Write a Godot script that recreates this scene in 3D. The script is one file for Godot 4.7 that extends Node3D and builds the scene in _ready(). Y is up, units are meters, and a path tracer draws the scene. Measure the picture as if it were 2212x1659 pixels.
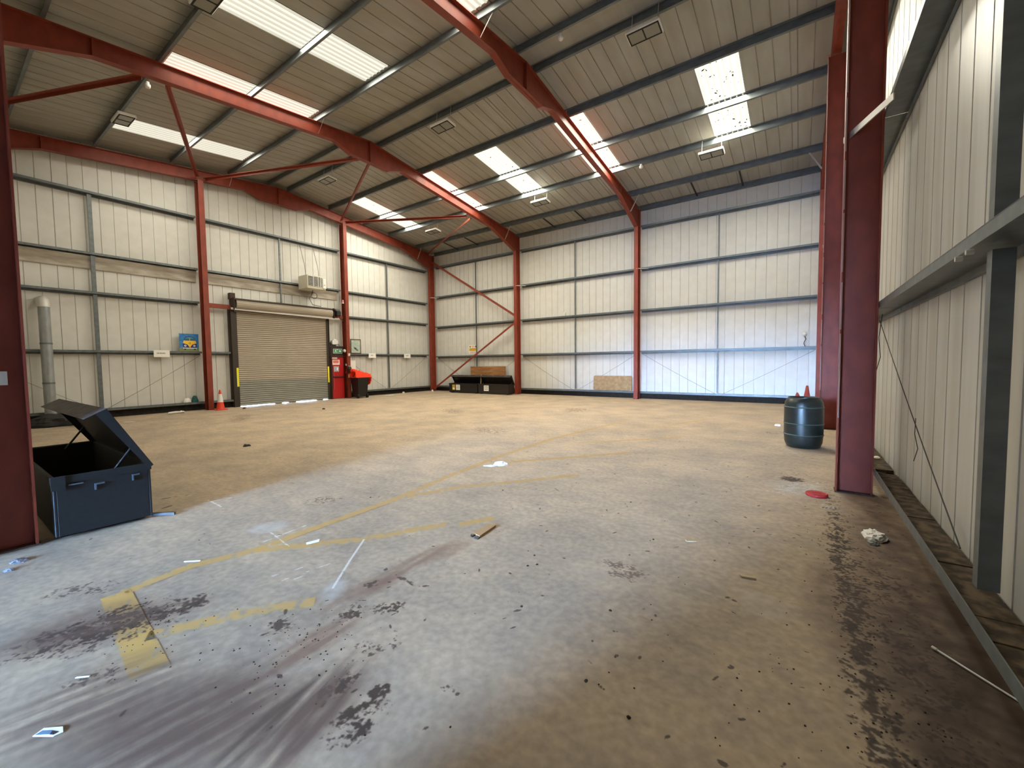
extends Node3D

# ---------------------------------------------------------------- settings
const LEN := 18.55          # frame lines run along x: 0, 6.12, 12.28, 18.55
const SPAN := 17.0          # from the white rear wall (z = 0) to the doorway side (z = 17)
const SKY_L := 35.0         # brightness of the rooflight sheets
var frames_x := [0.0, 6.12, 12.28, 18.55]
var M := {}
var rng := RandomNumberGenerator.new()

func _ready() -> void:
	rng.seed = 7
	camera_and_light()
	materials()
	setting()
	steel_frame()
	rails_and_purlins()
	bracing()
	roof_fittings()
	door_wall_things()
	rear_wall_things()
	side_wall_things()
	floor_things()
	floor_litter()

# ---------------------------------------------------------------- camera, sky, area lights, exposure
func camera_and_light() -> void:
	var cam := Camera3D.new()
	cam.name = "camera"
	cam.fov = rad_to_deg(2.0 * atan(829.5 / 892.66))
	cam.near = 0.05
	cam.far = 200.0
	cam.transform = Transform3D(Basis(Vector3(0.82039498, -0.01198429, -0.57167163), Vector3(-0.01915557, 0.99864312, -0.04842495), Vector3(0.57147628, 0.05067828, 0.81905224)), Vector3(18.0231, 1.6, 17.4209))
	add_child(cam)
	cam.current = true
	var we := WorldEnvironment.new()
	we.name = "environment"
	var env := Environment.new()
	var sky := Sky.new()
	var pm := ProceduralSkyMaterial.new()
	pm.sky_top_color = Color(0.60, 0.77, 1.0)
	pm.sky_horizon_color = Color(0.67, 0.82, 1.0)
	pm.ground_bottom_color = Color(0.3, 0.3, 0.3)
	pm.ground_horizon_color = Color(0.5, 0.52, 0.55)
	pm.sky_energy_multiplier = 13.0
	pm.ground_energy_multiplier = 4.0
	sky.sky_material = pm
	env.background_mode = Environment.BG_SKY
	env.sky = sky
	env.tonemap_mode = Environment.TONE_MAPPER_LINEAR
	env.tonemap_exposure = 1.0
	env.sdfgi_enabled = true
	env.ssao_enabled = true
	env.ssil_enabled = true
	we.environment = env
	add_child(we)
	# daylight that comes through each translucent roof sheet
	for s in rooflights():
		var a := AreaLight3D.new()
		a.name = "rooflight_daylight"
		var w: float = s[1] - s[0]
		var l: float = absf(s[3] - s[2])
		var zc: float = (s[2] + s[3]) * 0.5
		a.area_size = Vector2(w, l)
		a.area_normalize_energy = true
		a.light_energy = SKY_L * s[4] * w * l / PI
		a.light_color = Color(1.0, 0.975, 0.895)
		a.set("area_range", 60.0)
		a.set("area_attenuation", 2.0)
		a.shadow_enabled = true
		var sl := 1.0 if zc < 8.5 else -1.0
		var down := -Vector3(0, 1, -0.112 * sl).normalized()
		var up := Vector3(0, 0.112 * sl, 1).normalized()
		a.transform = Transform3D(Basis(up.cross(-down).normalized(), up, -down), Vector3((s[0] + s[1]) * 0.5, roof_y(zc) - 0.03, zc))
		add_child(a, true)

func rooflights() -> Array:
	# x0, x1, z0, z1, strength
	var r := []
	for e in [[1.32, 0.75], [5.45, 1.0], [8.48, 1.1], [11.68, 1.1], [15.69, 1.15]]:
		r.append([e[0], e[0] + 1.0, 2.78, 6.08, e[1]])
	for e in [[1.42, 0.30], [5.47, 0.40], [8.55, 0.42], [11.68, 0.42]]:
		r.append([e[0], e[0] + 1.0, 10.42, 13.86, e[1]])
	return r

func roof_y(z: float) -> float:
	return 9.19 - 0.112 * absf(8.5 - z)

# ---------------------------------------------------------------- helpers: shapes
func mb() -> SurfaceTool:
	var st := SurfaceTool.new()
	st.begin(Mesh.PRIMITIVE_TRIANGLES)
	return st

func tri(st: SurfaceTool, a: Vector3, b: Vector3, c: Vector3, n: Vector3) -> void:
	# flat triangle whose front looks along n
	var g := (b - a).cross(c - a)
	if g.length_squared() < 1e-16:
		return
	g = g.normalized()
	if g.dot(n) > 0.0:
		var t := b
		b = c
		c = t
	else:
		g = -g
	for p in [a, b, c]:
		st.set_normal(g)
		st.add_vertex(p)

func quad(st: SurfaceTool, a: Vector3, b: Vector3, c: Vector3, d: Vector3, n: Vector3) -> void:
	tri(st, a, b, c, n)
	tri(st, a, c, d, n)

func hexa(st: SurfaceTool, p: Array) -> void:
	# eight corners: 0-3 one end in order round, 4-7 the other end
	var c := Vector3.ZERO
	for q in p:
		c += q
	c /= 8.0
	for f in [[0, 1, 2, 3], [4, 5, 6, 7], [0, 1, 5, 4], [1, 2, 6, 5], [2, 3, 7, 6], [3, 0, 4, 7]]:
		var m: Vector3 = (p[f[0]] + p[f[1]] + p[f[2]] + p[f[3]]) / 4.0
		quad(st, p[f[0]], p[f[1]], p[f[2]], p[f[3]], m - c)

func box(st: SurfaceTool, lo: Vector3, hi: Vector3) -> void:
	hexa(st, [Vector3(lo.x, lo.y, lo.z), Vector3(hi.x, lo.y, lo.z), Vector3(hi.x, hi.y, lo.z), Vector3(lo.x, hi.y, lo.z), Vector3(lo.x, lo.y, hi.z), Vector3(hi.x, lo.y, hi.z), Vector3(hi.x, hi.y, hi.z), Vector3(lo.x, hi.y, hi.z)])

func bevel_box(st: SurfaceTool, lo: Vector3, hi: Vector3, r: float) -> void:
	# a box with chamfered edges
	var c := (lo + hi) * 0.5
	var h := (hi - lo) * 0.5
	var i := h - Vector3(r, r, r)
	for ax in 3:
		var u := (ax + 1) % 3
		var v := (ax + 2) % 3
		for s in [-1.0, 1.0]:
			var n := Vector3.ZERO
			n[ax] = s
			var q := []
			for k in [[-1, -1], [1, -1], [1, 1], [-1, 1]]:
				var p := Vector3.ZERO
				p[ax] = h[ax] * s
				p[u] = i[u] * k[0]
				p[v] = i[v] * k[1]
				q.append(c + p)
			quad(st, q[0], q[1], q[2], q[3], n)
	for ax in 3:
		var u := (ax + 1) % 3
		var v := (ax + 2) % 3
		for su in [-1.0, 1.0]:
			for sv in [-1.0, 1.0]:
				var q := []
				for k in [[-1, 0], [1, 0], [1, 1], [-1, 1]]:
					var p := Vector3.ZERO
					p[ax] = i[ax] * k[0]
					p[u] = su * (h[u] if k[1] == 0 else i[u])
					p[v] = sv * (i[v] if k[1] == 0 else h[v])
					q.append(c + p)
				var n := Vector3.ZERO
				n[u] = su
				n[v] = sv
				quad(st, q[0], q[1], q[2], q[3], n)
	for sx in [-1.0, 1.0]:
		for sy in [-1.0, 1.0]:
			for sz in [-1.0, 1.0]:
				var s := Vector3(sx, sy, sz)
				tri(st, c + s * Vector3(h.x, i.y, i.z), c + s * Vector3(i.x, h.y, i.z), c + s * Vector3(i.x, i.y, h.z), s)

func beam(st: SurfaceTool, a: Vector3, b: Vector3, w: float, h: float, up := Vector3.UP) -> void:
	# bar from a to b, w across and h along up
	var d := (b - a).normalized()
	var s := d.cross(up)
	if s.length() < 1e-4:
		s = d.cross(Vector3.RIGHT)
	s = s.normalized() * w * 0.5
	var u := s.cross(d).normalized() * h * 0.5
	hexa(st, [a - s - u, a + s - u, a + s + u, a - s + u, b - s - u, b + s - u, b + s + u, b - s + u])

func tube(st: SurfaceTool, pts: Array, r: float, seg := 8, caps := true) -> void:
	var rings := []
	var side := Vector3.ZERO
	for k in pts.size():
		var d: Vector3 = (pts[mini(k + 1, pts.size() - 1)] - pts[maxi(k - 1, 0)]).normalized()
		if side == Vector3.ZERO:
			side = d.cross(Vector3.UP if absf(d.y) < 0.9 else Vector3.RIGHT).normalized()
		side = (side - d * side.dot(d)).normalized()
		var up := side.cross(d)
		var ring := []
		for j in seg:
			var t := TAU * j / seg
			ring.append(side * cos(t) + up * sin(t))
		rings.append(ring)
	for k in pts.size() - 1:
		for j in seg:
			var j2 := (j + 1) % seg
			smooth_quad(st, pts[k] + rings[k][j] * r, pts[k] + rings[k][j2] * r, pts[k + 1] + rings[k + 1][j2] * r, pts[k + 1] + rings[k + 1][j] * r, rings[k][j], rings[k][j2], rings[k + 1][j2], rings[k + 1][j])
	if caps:
		for e in [0, pts.size() - 1]:
			var d: Vector3 = (pts[0] - pts[1]) if e == 0 else (pts[e] - pts[e - 1])
			for j in range(1, seg - 1):
				tri(st, pts[e] + rings[e][0] * r, pts[e] + rings[e][j] * r, pts[e] + rings[e][j + 1] * r, d)

func smooth_quad(st: SurfaceTool, a: Vector3, b: Vector3, c: Vector3, d: Vector3, na: Vector3, nb: Vector3, nc: Vector3, nd: Vector3) -> void:
	var v := [[a, na], [b, nb], [c, nc], [d, nd]]
	for f in [[0, 1, 2], [0, 2, 3]]:
		var p0: Vector3 = v[f[0]][0]
		var p1: Vector3 = v[f[1]][0]
		var p2: Vector3 = v[f[2]][0]
		var g := (p1 - p0).cross(p2 - p0)
		if g.length_squared() < 1e-18:
			continue
		var order := [0, 1, 2] if g.dot(v[f[0]][1] + v[f[1]][1] + v[f[2]][1]) < 0.0 else [0, 2, 1]
		for o in order:
			st.set_normal((v[f[o]][1] as Vector3).normalized())
			st.add_vertex(v[f[o]][0])

func lathe(st: SurfaceTool, at: Vector3, prof: Array, seg := 24, axis := Basis.IDENTITY) -> void:
	# prof: Vector2(radius, height) going along the outline; smooth except where points repeat
	for k in prof.size() - 1:
		var p: Vector2 = prof[k]
		var q: Vector2 = prof[k + 1]
		if p.distance_to(q) < 1e-6:
			continue
		var t := (q - p).normalized()
		var n := Vector2(t.y, -t.x)
		var np := n
		var nq := n
		if k > 0 and (prof[k - 1] as Vector2).distance_to(p) > 1e-6:
			var t0: Vector2 = (p - prof[k - 1]).normalized()
			np = (n + Vector2(t0.y, -t0.x)).normalized()
		if k + 2 < prof.size() and (prof[k + 2] as Vector2).distance_to(q) > 1e-6:
			var t1: Vector2 = (prof[k + 2] - q).normalized()
			nq = (n + Vector2(t1.y, -t1.x)).normalized()
		for j in seg:
			var a0 := TAU * j / seg
			var a1 := TAU * (j + 1) / seg
			var e0 := Vector3(cos(a0), 0, sin(a0))
			var e1 := Vector3(cos(a1), 0, sin(a1))
			smooth_quad(st, at + axis * (e0 * p.x + Vector3.UP * p.y), at + axis * (e1 * p.x + Vector3.UP * p.y), at + axis * (e1 * q.x + Vector3.UP * q.y), at + axis * (e0 * q.x + Vector3.UP * q.y),
				axis * (e0 * np.x + Vector3.UP * np.y), axis * (e1 * np.x + Vector3.UP * np.y), axis * (e1 * nq.x + Vector3.UP * nq.y), axis * (e0 * nq.x + Vector3.UP * nq.y))

func prism(st: SurfaceTool, poly: PackedVector2Array, origin: Vector3, u: Vector3, v: Vector3, depth: Vector3) -> void:
	# polygon in the plane u, v, pushed along depth
	var idx := Geometry2D.triangulate_polygon(poly)
	var w := []
	for p in poly:
		w.append(origin + u * p.x + v * p.y)
	for k in range(0, idx.size(), 3):
		tri(st, w[idx[k]], w[idx[k + 1]], w[idx[k + 2]], -depth)
		tri(st, w[idx[k]] + depth, w[idx[k + 1]] + depth, w[idx[k + 2]] + depth, depth)
	var cw := Geometry2D.is_polygon_clockwise(poly)
	for k in poly.size():
		var k2 := (k + 1) % poly.size()
		var e: Vector2 = poly[k2] - poly[k]
		var o := Vector2(e.y, -e.x) * (-1.0 if cw else 1.0)
		quad(st, w[k], w[k2], w[k2] + depth, w[k] + depth, u * o.x + v * o.y)

func picture(lo: Vector2, hi: Vector2) -> SurfaceTool:
	# a sheet in its own x, y plane that looks along +z, with the whole texture on it
	var st := mb()
	for p in [[lo.x, lo.y, 0, 1], [lo.x, hi.y, 0, 0], [hi.x, hi.y, 1, 0], [lo.x, lo.y, 0, 1], [hi.x, hi.y, 1, 0], [hi.x, lo.y, 1, 1]]:
		st.set_normal(Vector3(0, 0, 1))
		st.set_uv(Vector2(p[2], p[3]))
		st.add_vertex(Vector3(p[0], p[1], 0))
	return st

func crumple(st: SurfaceTool, size: Vector3, sd: int, seg := 14, rough := 0.35) -> void:
	# a creased lump sitting on y = 0
	var n := FastNoiseLite.new()
	n.seed = sd
	n.frequency = 1.4
	n.noise_type = FastNoiseLite.TYPE_CELLULAR
	n.cellular_return_type = FastNoiseLite.RETURN_DISTANCE
	n.fractal_octaves = 2
	var rows := seg / 2
	var grid := []
	for i in rows + 1:
		var row := []
		for j in seg:
			var th := PI * 0.5 * (1.0 - float(i) / rows)
			var ph := TAU * j / seg
			var d := Vector3(cos(th) * cos(ph), sin(th), cos(th) * sin(ph))
			var k := 1.0 + rough * n.get_noise_3dv(d * 1.3)
			row.append(Vector3(d.x * size.x * 0.5 * k, d.y * size.y * k, d.z * size.z * 0.5 * k))
		grid.append(row)
	for i in rows:
		for j in seg:
			var j2 := (j + 1) % seg
			var m: Vector3 = grid[i][j] + Vector3(0, 0.02, 0)
			quad(st, grid[i][j], grid[i][j2], grid[i + 1][j2], grid[i + 1][j], m)

# ---------------------------------------------------------------- helpers: objects
var taken := {}
func numbered(called: String) -> String:
	if not taken.has(called):
		taken[called] = 0
		return called
	taken[called] += 1
	return "%s_%03d" % [called, taken[called]]

func tag(o: Node3D, label: String, category: String, group := "") -> Node3D:
	o.set_meta("label", label)
	o.set_meta("category", category)
	if group != "":
		o.set_meta("group", group)
	return o

func thing(called: String, label: String, category: String, at := Vector3.ZERO, group := "") -> Node3D:
	var o := Node3D.new()
	o.name = numbered(called)
	o.position = at
	add_child(o)
	tag(o, label, category, group)
	return o

func obj(called: String, st: SurfaceTool, m: Material, parent: Node3D = null) -> MeshInstance3D:
	var o := MeshInstance3D.new()
	o.mesh = st.commit()
	o.material_override = m
	o.name = called if parent else numbered(called)
	if parent:
		parent.add_child(o, true)
	else:
		add_child(o, true)
	return o

func part(called: String, mesh: Mesh, m: Material, parent: Node3D, tr := Transform3D.IDENTITY) -> MeshInstance3D:
	var o := MeshInstance3D.new()
	o.mesh = mesh
	o.material_override = m
	o.name = called
	o.transform = tr
	parent.add_child(o, true)
	return o

func struct_root(called: String, label: String, category: String) -> Node3D:
	var o := Node3D.new()
	o.name = called
	add_child(o)
	o.set_meta("kind", "structure")
	return tag(o, label, category)

# ---------------------------------------------------------------- materials
func mat(c: Color, rough := 0.6, metal := 0.0, tex: Texture2D = null) -> StandardMaterial3D:
	var m := StandardMaterial3D.new()
	m.albedo_color = c
	m.roughness = rough
	m.metallic = metal
	if tex:
		m.albedo_texture = tex
	return m

func noise_tex(sd: int, freq: float, lo: Color, hi: Color, size := 512, gain := 1.0, kind := FastNoiseLite.TYPE_SIMPLEX_SMOOTH, oct := 4) -> ImageTexture:
	var n := FastNoiseLite.new()
	n.seed = sd
	n.frequency = freq
	n.noise_type = kind
	n.fractal_octaves = oct
	var im := n.get_seamless_image(size, size, false, false, 0.15, true)
	im.convert(Image.FORMAT_L8)
	var src := im.get_data()
	var out := PackedByteArray()
	out.resize(size * size * 3)
	var lut := []
	for k in 256:
		var t := clampf((k / 255.0 - 0.5) * gain + 0.5, 0.0, 1.0)
		var c := lo.lerp(hi, t)
		lut.append([int(c.r * 255), int(c.g * 255), int(c.b * 255)])
	for k in size * size:
		var c: Array = lut[src[k]]
		out[k * 3] = c[0]
		out[k * 3 + 1] = c[1]
		out[k * 3 + 2] = c[2]
	return ImageTexture.create_from_image(Image.create_from_data(size, size, false, Image.FORMAT_RGB8, out))

func tri_mat(c: Color, rough: float, metal: float, tex: Texture2D, scale: Vector3) -> StandardMaterial3D:
	var m := mat(c, rough, metal, tex)
	m.uv1_triplanar = true
	m.uv1_world_triplanar = true
	m.uv1_scale = scale
	return m

func materials() -> void:
	var blotch := noise_tex(3, 0.012, Color(0.965, 0.962, 0.955), Color(1, 1, 1), 512, 1.2)
	var streak := noise_tex(5, 0.008, Color(0.92, 0.91, 0.89), Color(1, 1, 1), 512, 1.4)
	var wear := noise_tex(9, 0.02, Color(0.72, 0.70, 0.70), Color(1, 1, 1), 512, 1.6)
	var grime := noise_tex(13, 0.015, Color(0.55, 0.52, 0.48), Color(1, 1, 1), 512, 2.4)
	M.wall = tri_mat(Color(0.825, 0.82, 0.795), 0.5, 0.0, blotch, Vector3(0.35, 0.35, 0.35))
	M.wall_side = tri_mat(Color(0.77, 0.765, 0.74), 0.42, 0.0, streak, Vector3(0.8, 0.06, 0.8))
	M.roof = tri_mat(Color(0.64, 0.63, 0.59), 0.55, 0.0, streak, Vector3(0.5, 0.5, 0.12))
	M.core = mat(Color(0.16, 0.14, 0.12), 0.9)
	M.plinth = tri_mat(Color(0.17, 0.145, 0.12), 0.95, 0.0, wear, Vector3(0.6, 0.6, 0.6))
	M.red = tri_mat(Color(0.535, 0.21, 0.12), 0.55, 0.0, noise_tex(19, 0.02, Color(0.88, 0.87, 0.86), Color(1, 1, 1), 256, 1.4), Vector3(0.7, 0.35, 0.7))
	M.galv = tri_mat(Color(0.44, 0.465, 0.47), 0.42, 0.35, noise_tex(27, 0.02, Color(0.86, 0.86, 0.86), Color(1, 1, 1), 256, 1.4), Vector3(0.5, 1.2, 1.2))
	M.bright_galv = mat(Color(0.78, 0.77, 0.75), 0.45, 0.2)
	M.rust = mat(Color(0.27, 0.20, 0.16), 0.7, 0.2)
	M.rail_dirt = tri_mat(Color(0.36, 0.30, 0.22), 0.95, 0.0, grime, Vector3(0.9, 0.9, 0.9))
	M.lap = tri_mat(Color(0.73, 0.70, 0.65), 0.6, 0.0, noise_tex(23, 0.015, Color(0.80, 0.78, 0.75), Color(1, 1, 1), 256, 1.8), Vector3(0.5, 0.9, 0.25))
	M.slat = tri_mat(Color(0.64, 0.595, 0.53), 0.45, 0.0, blotch, Vector3(0.25, 0.25, 0.25))
	M.slat_low = tri_mat(Color(0.53, 0.525, 0.485), 0.5, 0.0, blotch, Vector3(0.35, 0.35, 0.35))
	M.guide = mat(Color(0.22, 0.19, 0.16), 0.5, 0.3)
	M.hood = mat(Color(0.24, 0.20, 0.16), 0.55, 0.3)
	M.chest = tri_mat(Color(0.060, 0.066, 0.070), 0.62, 0.0, wear, Vector3(1.6, 1.6, 1.6))
	M.chest_scuff = tri_mat(Color(0.30, 0.28, 0.27), 0.6, 0.0, noise_tex(21, 0.02, Color(0.22, 0.24, 0.30), Color(1, 1, 1), 256, 2.6), Vector3(1.2, 1.2, 1.2))
	M.inside = mat(Color(0.03, 0.03, 0.035), 0.9)
	M.black = mat(Color(0.05, 0.055, 0.055), 0.45)
	M.dark = mat(Color(0.10, 0.09, 0.085), 0.75)
	M.white = mat(Color(0.88, 0.88, 0.86), 0.5)
	M.cream = mat(Color(0.80, 0.78, 0.70), 0.5)
	M.paper = mat(Color(0.90, 0.89, 0.86), 0.8)
	M.barrel = tri_mat(Color(0.11, 0.14, 0.12), 0.36, 0.0, wear, Vector3(0.9, 0.9, 0.9))
	M.green_line = mat(Color(0.24, 0.30, 0.27), 0.5)
	M.cone = mat(Color(0.83, 0.22, 0.10), 0.5)
	M.cone_old = mat(Color(0.55, 0.17, 0.10), 0.6)
	M.sleeve = mat(Color(0.86, 0.85, 0.82), 0.4)
	M.door_red = mat(Color(0.68, 0.09, 0.09), 0.45)
	M.dark_red = mat(Color(0.30, 0.09, 0.08), 0.5)
	M.yellow = mat(Color(0.93, 0.88, 0.10), 0.5)
	M.orange = mat(Color(1.0, 0.25, 0.10), 0.8)
	M.orange.rim_enabled = true
	M.orange.rim = 0.4
	M.wood = tri_mat(Color(0.66, 0.47, 0.29), 0.7, 0.0, noise_tex(31, 0.01, Color(0.84, 0.8, 0.76), Color(1, 1, 1), 256, 2.0), Vector3(0.3, 4.0, 4.0))
	M.fibreboard = tri_mat(Color(0.66, 0.55, 0.40), 0.85, 0.0, noise_tex(33, 0.03, Color(0.85, 0.82, 0.78), Color(1, 1, 1), 256, 1.6), Vector3(0.6, 0.6, 0.6))
	M.card = mat(Color(0.66, 0.52, 0.36), 0.85)
	M.lid_red = mat(Color(0.70, 0.13, 0.14), 0.5)
	M.clod = mat(Color(0.17, 0.12, 0.09), 0.95)
	M.leaf = mat(Color(0.12, 0.10, 0.08), 0.9)
	M.pale_wood = mat(Color(0.70, 0.62, 0.47), 0.8)
	M.cloth = mat(Color(0.82, 0.81, 0.77), 0.9)
	M.teal = mat(Color(0.13, 0.34, 0.36), 0.7)
	M.film = mat(Color(0.50, 0.52, 0.56), 0.12)
	M.film.metallic_specular = 0.9
	M.wire = mat(Color(0.12, 0.12, 0.12), 0.6)
	M.lens = mat(Color(0.52, 0.51, 0.46), 0.3)
	M.bare = mat(Color(0.62, 0.50, 0.45), 0.6)

# ---------------------------------------------------------------- cladding sheets
func sheet(width: float, h0a: float, h0b: float, ha: float, hb: float, peak := -1.0, hp := 0.0, tight := 0.333) -> SurfaceTool:
	# One liner sheet, x along its width, y up, facing +z, with narrow grooves every third of a metre and a recessed joint at its edges.
	var st := mb()
	var g := 0.012
	var xs := []                       # x, depth
	xs.append([0.0, -0.022])
	xs.append([0.012, -0.022])
	xs.append([0.018, 0.0])
	var x := tight
	while x < width - 0.1:
		for e in [[x - g, 0.0], [x - g * 0.55, -0.018], [x + g * 0.55, -0.018], [x + g, 0.0]]:
			xs.append(e)
		x += tight
	if peak > 0.02 and peak < width - 0.02:
		xs.append([peak, 0.0])
	xs.append([width - 0.004, 0.0])
	xs.append([width, -0.022])
	xs.sort_custom(func(a, b): return a[0] < b[0])
	for k in xs.size() - 1:
		var a: Array = xs[k]
		var b: Array = xs[k + 1]
		if b[0] - a[0] < 1e-5:
			continue
		var va := [lerpf(h0a, h0b, a[0] / width), sheet_top(a[0], width, ha, hb, peak, hp)]
		var vb := [lerpf(h0a, h0b, b[0] / width), sheet_top(b[0], width, ha, hb, peak, hp)]
		quad(st, Vector3(a[0], va[0], a[1]), Vector3(b[0], vb[0], b[1]), Vector3(b[0], vb[1], b[1]), Vector3(a[0], va[1], a[1]), Vector3(0, 0, 1))
		quad(st, Vector3(a[0], va[0], -0.03), Vector3(b[0], vb[0], -0.03), Vector3(b[0], vb[1], -0.03), Vector3(a[0], va[1], -0.03), Vector3(0, 0, -1))
		quad(st, Vector3(a[0], va[0], a[1]), Vector3(b[0], vb[0], b[1]), Vector3(b[0], vb[0], -0.03), Vector3(a[0], va[0], -0.03), Vector3(0, -1, 0))
		quad(st, Vector3(a[0], va[1], a[1]), Vector3(b[0], vb[1], b[1]), Vector3(b[0], vb[1], -0.03), Vector3(a[0], va[1], -0.03), Vector3(0, 1, 0))
	return st

func sheet_top(x: float, width: float, ha: float, hb: float, peak: float, hp: float) -> float:
	if peak > 0.02 and peak < width - 0.02:
		return lerpf(ha, hp, x / peak) if x < peak else lerpf(hp, hb, (x - peak) / (width - peak))
	return lerpf(ha, hb, x / width)

# ---------------------------------------------------------------- setting
func setting() -> void:
	floor_slab()
	floor_markings()
	# rear wall, looks along +z, at z = -0.55
	var wb := struct_root("wall_rear", "long white profiled metal wall behind the tool chests", "wall")
	var xs := sheet_edges(-0.35, 18.95, 0.28)
	for k in xs.size() - 1:
		var w: float = xs[k + 1] - xs[k]
		obj("wall_panel", sheet(w, 0.30, 0.30, 8.17, 8.17), M.wall, wb).position = Vector3(xs[k], 0, -0.55)
	var st := mb()
	box(st, Vector3(-0.5, -0.2, -0.72), Vector3(19.1, 8.2, -0.585))
	obj("outer_skin", st, M.core, wb)
	st = mb()
	box(st, Vector3(-0.4, -0.2, -0.585), Vector3(19.0, 0.2, -0.50))
	obj("plinth", st, M.plinth, wb)
	# end wall with the roller door, looks along +x, at x = -0.35
	var wl := struct_root("wall_end_door", "white profiled metal end wall with the roller shutter door", "wall")
	var zs := sheet_edges(-0.55, 17.45, 0.45)
	for k in zs.size() - 1:
		var z0: float = zs[k]
		var z1: float = zs[k + 1]
		var w: float = z1 - z0
		var base := 0.30
		if z0 > 6.3 and z1 < 10.4:
			base = 3.6
		var s := sheet(w, base, base, roof_y(z1), roof_y(z0), (z1 - 8.5) if z0 < 8.5 and z1 > 8.5 else -1.0, 9.19)
		obj("wall_panel", s, M.wall, wl).transform = Transform3D(Basis(Vector3(0, 0, -1), Vector3.UP, Vector3(1, 0, 0)), Vector3(-0.35, 0, z1))
	st = mb()
	box(st, Vector3(-0.52, -0.2, -0.7), Vector3(-0.385, 9.3, 6.42))
	box(st, Vector3(-0.52, -0.2, 10.28), Vector3(-0.385, 9.3, 17.6))
	box(st, Vector3(-0.52, 3.5, 6.42), Vector3(-0.385, 9.3, 10.28))
	obj("outer_skin", st, M.core, wl)
	st = mb()
	box(st, Vector3(-0.40, 0, 10.26), Vector3(-0.20, 3.9, 10.44))  # return added to stop daylight leaking past the shutter guide
	obj("added_door_jamb", st, M.hood, wl)
	st = mb()
	box(st, Vector3(-0.40, 0, 6.30), Vector3(-0.20, 3.9, 6.44))
	obj("added_door_jamb", st, M.hood, wl)
	st = mb()
	box(st, Vector3(-0.40, 3.45, 6.44), Vector3(-0.20, 3.62, 10.26))  # closure added against daylight leaking over the curtain
	obj("added_door_head", st, M.hood, wl)
	st = mb()
	box(st, Vector3(-0.385, -0.2, -0.55), Vector3(-0.30, 0.2, 5.6))
	box(st, Vector3(-0.385, -0.2, 10.4), Vector3(-0.30, 0.2, 17.4))
	obj("plinth", st, M.plinth, wl)
	# pale lap flashing below the third rail, only as far as the post by the red door
	st = mb()
	for seg in [[5.78, 8.4], [8.42, 11.26], [11.42, 14.1], [14.12, 17.2]]:
		prism(st, PackedVector2Array([Vector2(0, 0), Vector2(0.035, 0.0), Vector2(0.045, 0.03), Vector2(0.045, 0.24), Vector2(0.10, 0.36), Vector2(0.10, 0.40), Vector2(0, 0.40)]), Vector3(-0.345, 4.70, seg[0]), Vector3(1, 0, 0), Vector3(0, 1, 0), Vector3(0, 0, seg[1] - seg[0]))
	obj("lap_flashing", st, M.lap, wl)
	# near side wall, looks along -x, at x = 18.95
	var wr := struct_root("wall_end_side", "white streaked metal wall close behind the red posts and barrel", "wall")
	zs = sheet_edges(-0.55, 17.45, 0.12)
	for k in zs.size() - 1:
		var z0: float = zs[k]
		var z1: float = zs[k + 1]
		var s := sheet(z1 - z0, 0.24, 0.24, roof_y(z0), roof_y(z1), (8.5 - z0) if z0 < 8.5 and z1 > 8.5 else -1.0, 9.19)
		obj("wall_panel", s, M.wall_side, wr).transform = Transform3D(Basis(Vector3(0, 0, 1), Vector3.UP, Vector3(-1, 0, 0)), Vector3(18.95, 0, z0))
	st = mb()
	box(st, Vector3(18.985, -0.2, -0.7), Vector3(19.12, 9.3, 17.6))
	obj("outer_skin", st, M.core, wr)
	st = mb()
	box(st, Vector3(18.90, -0.2, -0.55), Vector3(18.985, 0.22, 17.4))
	obj("plinth", st, M.plinth, wr)
	# doorway side, mostly behind the viewer: open in the bay beside the camera
	var wf := struct_root("wall_front", "white profiled metal wall with a wide open bay", "wall")
	xs = sheet_edges(-0.35, 12.5, 0.2)
	for k in xs.size() - 1:
		var w: float = xs[k + 1] - xs[k]
		obj("wall_panel", sheet(w, 0.30, 0.30, 8.17, 8.17), M.wall, wf).transform = Transform3D(Basis(Vector3(-1, 0, 0), Vector3.UP, Vector3(0, 0, -1)), Vector3(xs[k + 1], 0, 17.45))
	xs = sheet_edges(12.5, 18.95, 1.0)
	for k in xs.size() - 1:
		var w: float = xs[k + 1] - xs[k]
		var foot := 4.4 if xs[k] < 16.4 else 0.3  # unseen stretch closed to keep daylight off the side wall
		obj("wall_panel", sheet(w, foot, foot, 8.17, 8.17), M.wall, wf).transform = Transform3D(Basis(Vector3(-1, 0, 0), Vector3.UP, Vector3(0, 0, -1)), Vector3(xs[k + 1], 0, 17.45))
	st = mb()
	box(st, Vector3(-0.5, -0.2, 17.485), Vector3(12.5, 8.2, 17.6))
	box(st, Vector3(12.5, 4.4, 17.485), Vector3(16.5, 8.2, 17.6))
	box(st, Vector3(16.5, -0.2, 17.485), Vector3(19.1, 8.2, 17.6))
	obj("outer_skin", st, M.core, wf)
	# added lean-to, out of view; its doorway shapes the daylight on the floor
	var an := struct_root("wall_added_annex", "added unseen lean-to shaping the daylight through the open bay", "wall")
	st = mb()
	box(st, Vector3(10.9, -0.2, 17.6), Vector3(11.0, 4.9, 27.0))
	box(st, Vector3(19.0, -0.2, 17.6), Vector3(19.12, 4.9, 27.0))
	box(st, Vector3(10.9, -0.2, 27.0), Vector3(12.8, 4.9, 27.12))
	box(st, Vector3(15.5, -0.2, 27.0), Vector3(19.12, 4.9, 27.12))
	box(st, Vector3(12.8, 3.6, 27.0), Vector3(15.5, 4.9, 27.12))
	box(st, Vector3(10.9, 4.8, 17.6), Vector3(19.12, 4.92, 27.12))
	obj("added_annex_shell", st, mat(Color(0.35, 0.34, 0.32), 0.8), an)
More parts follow.
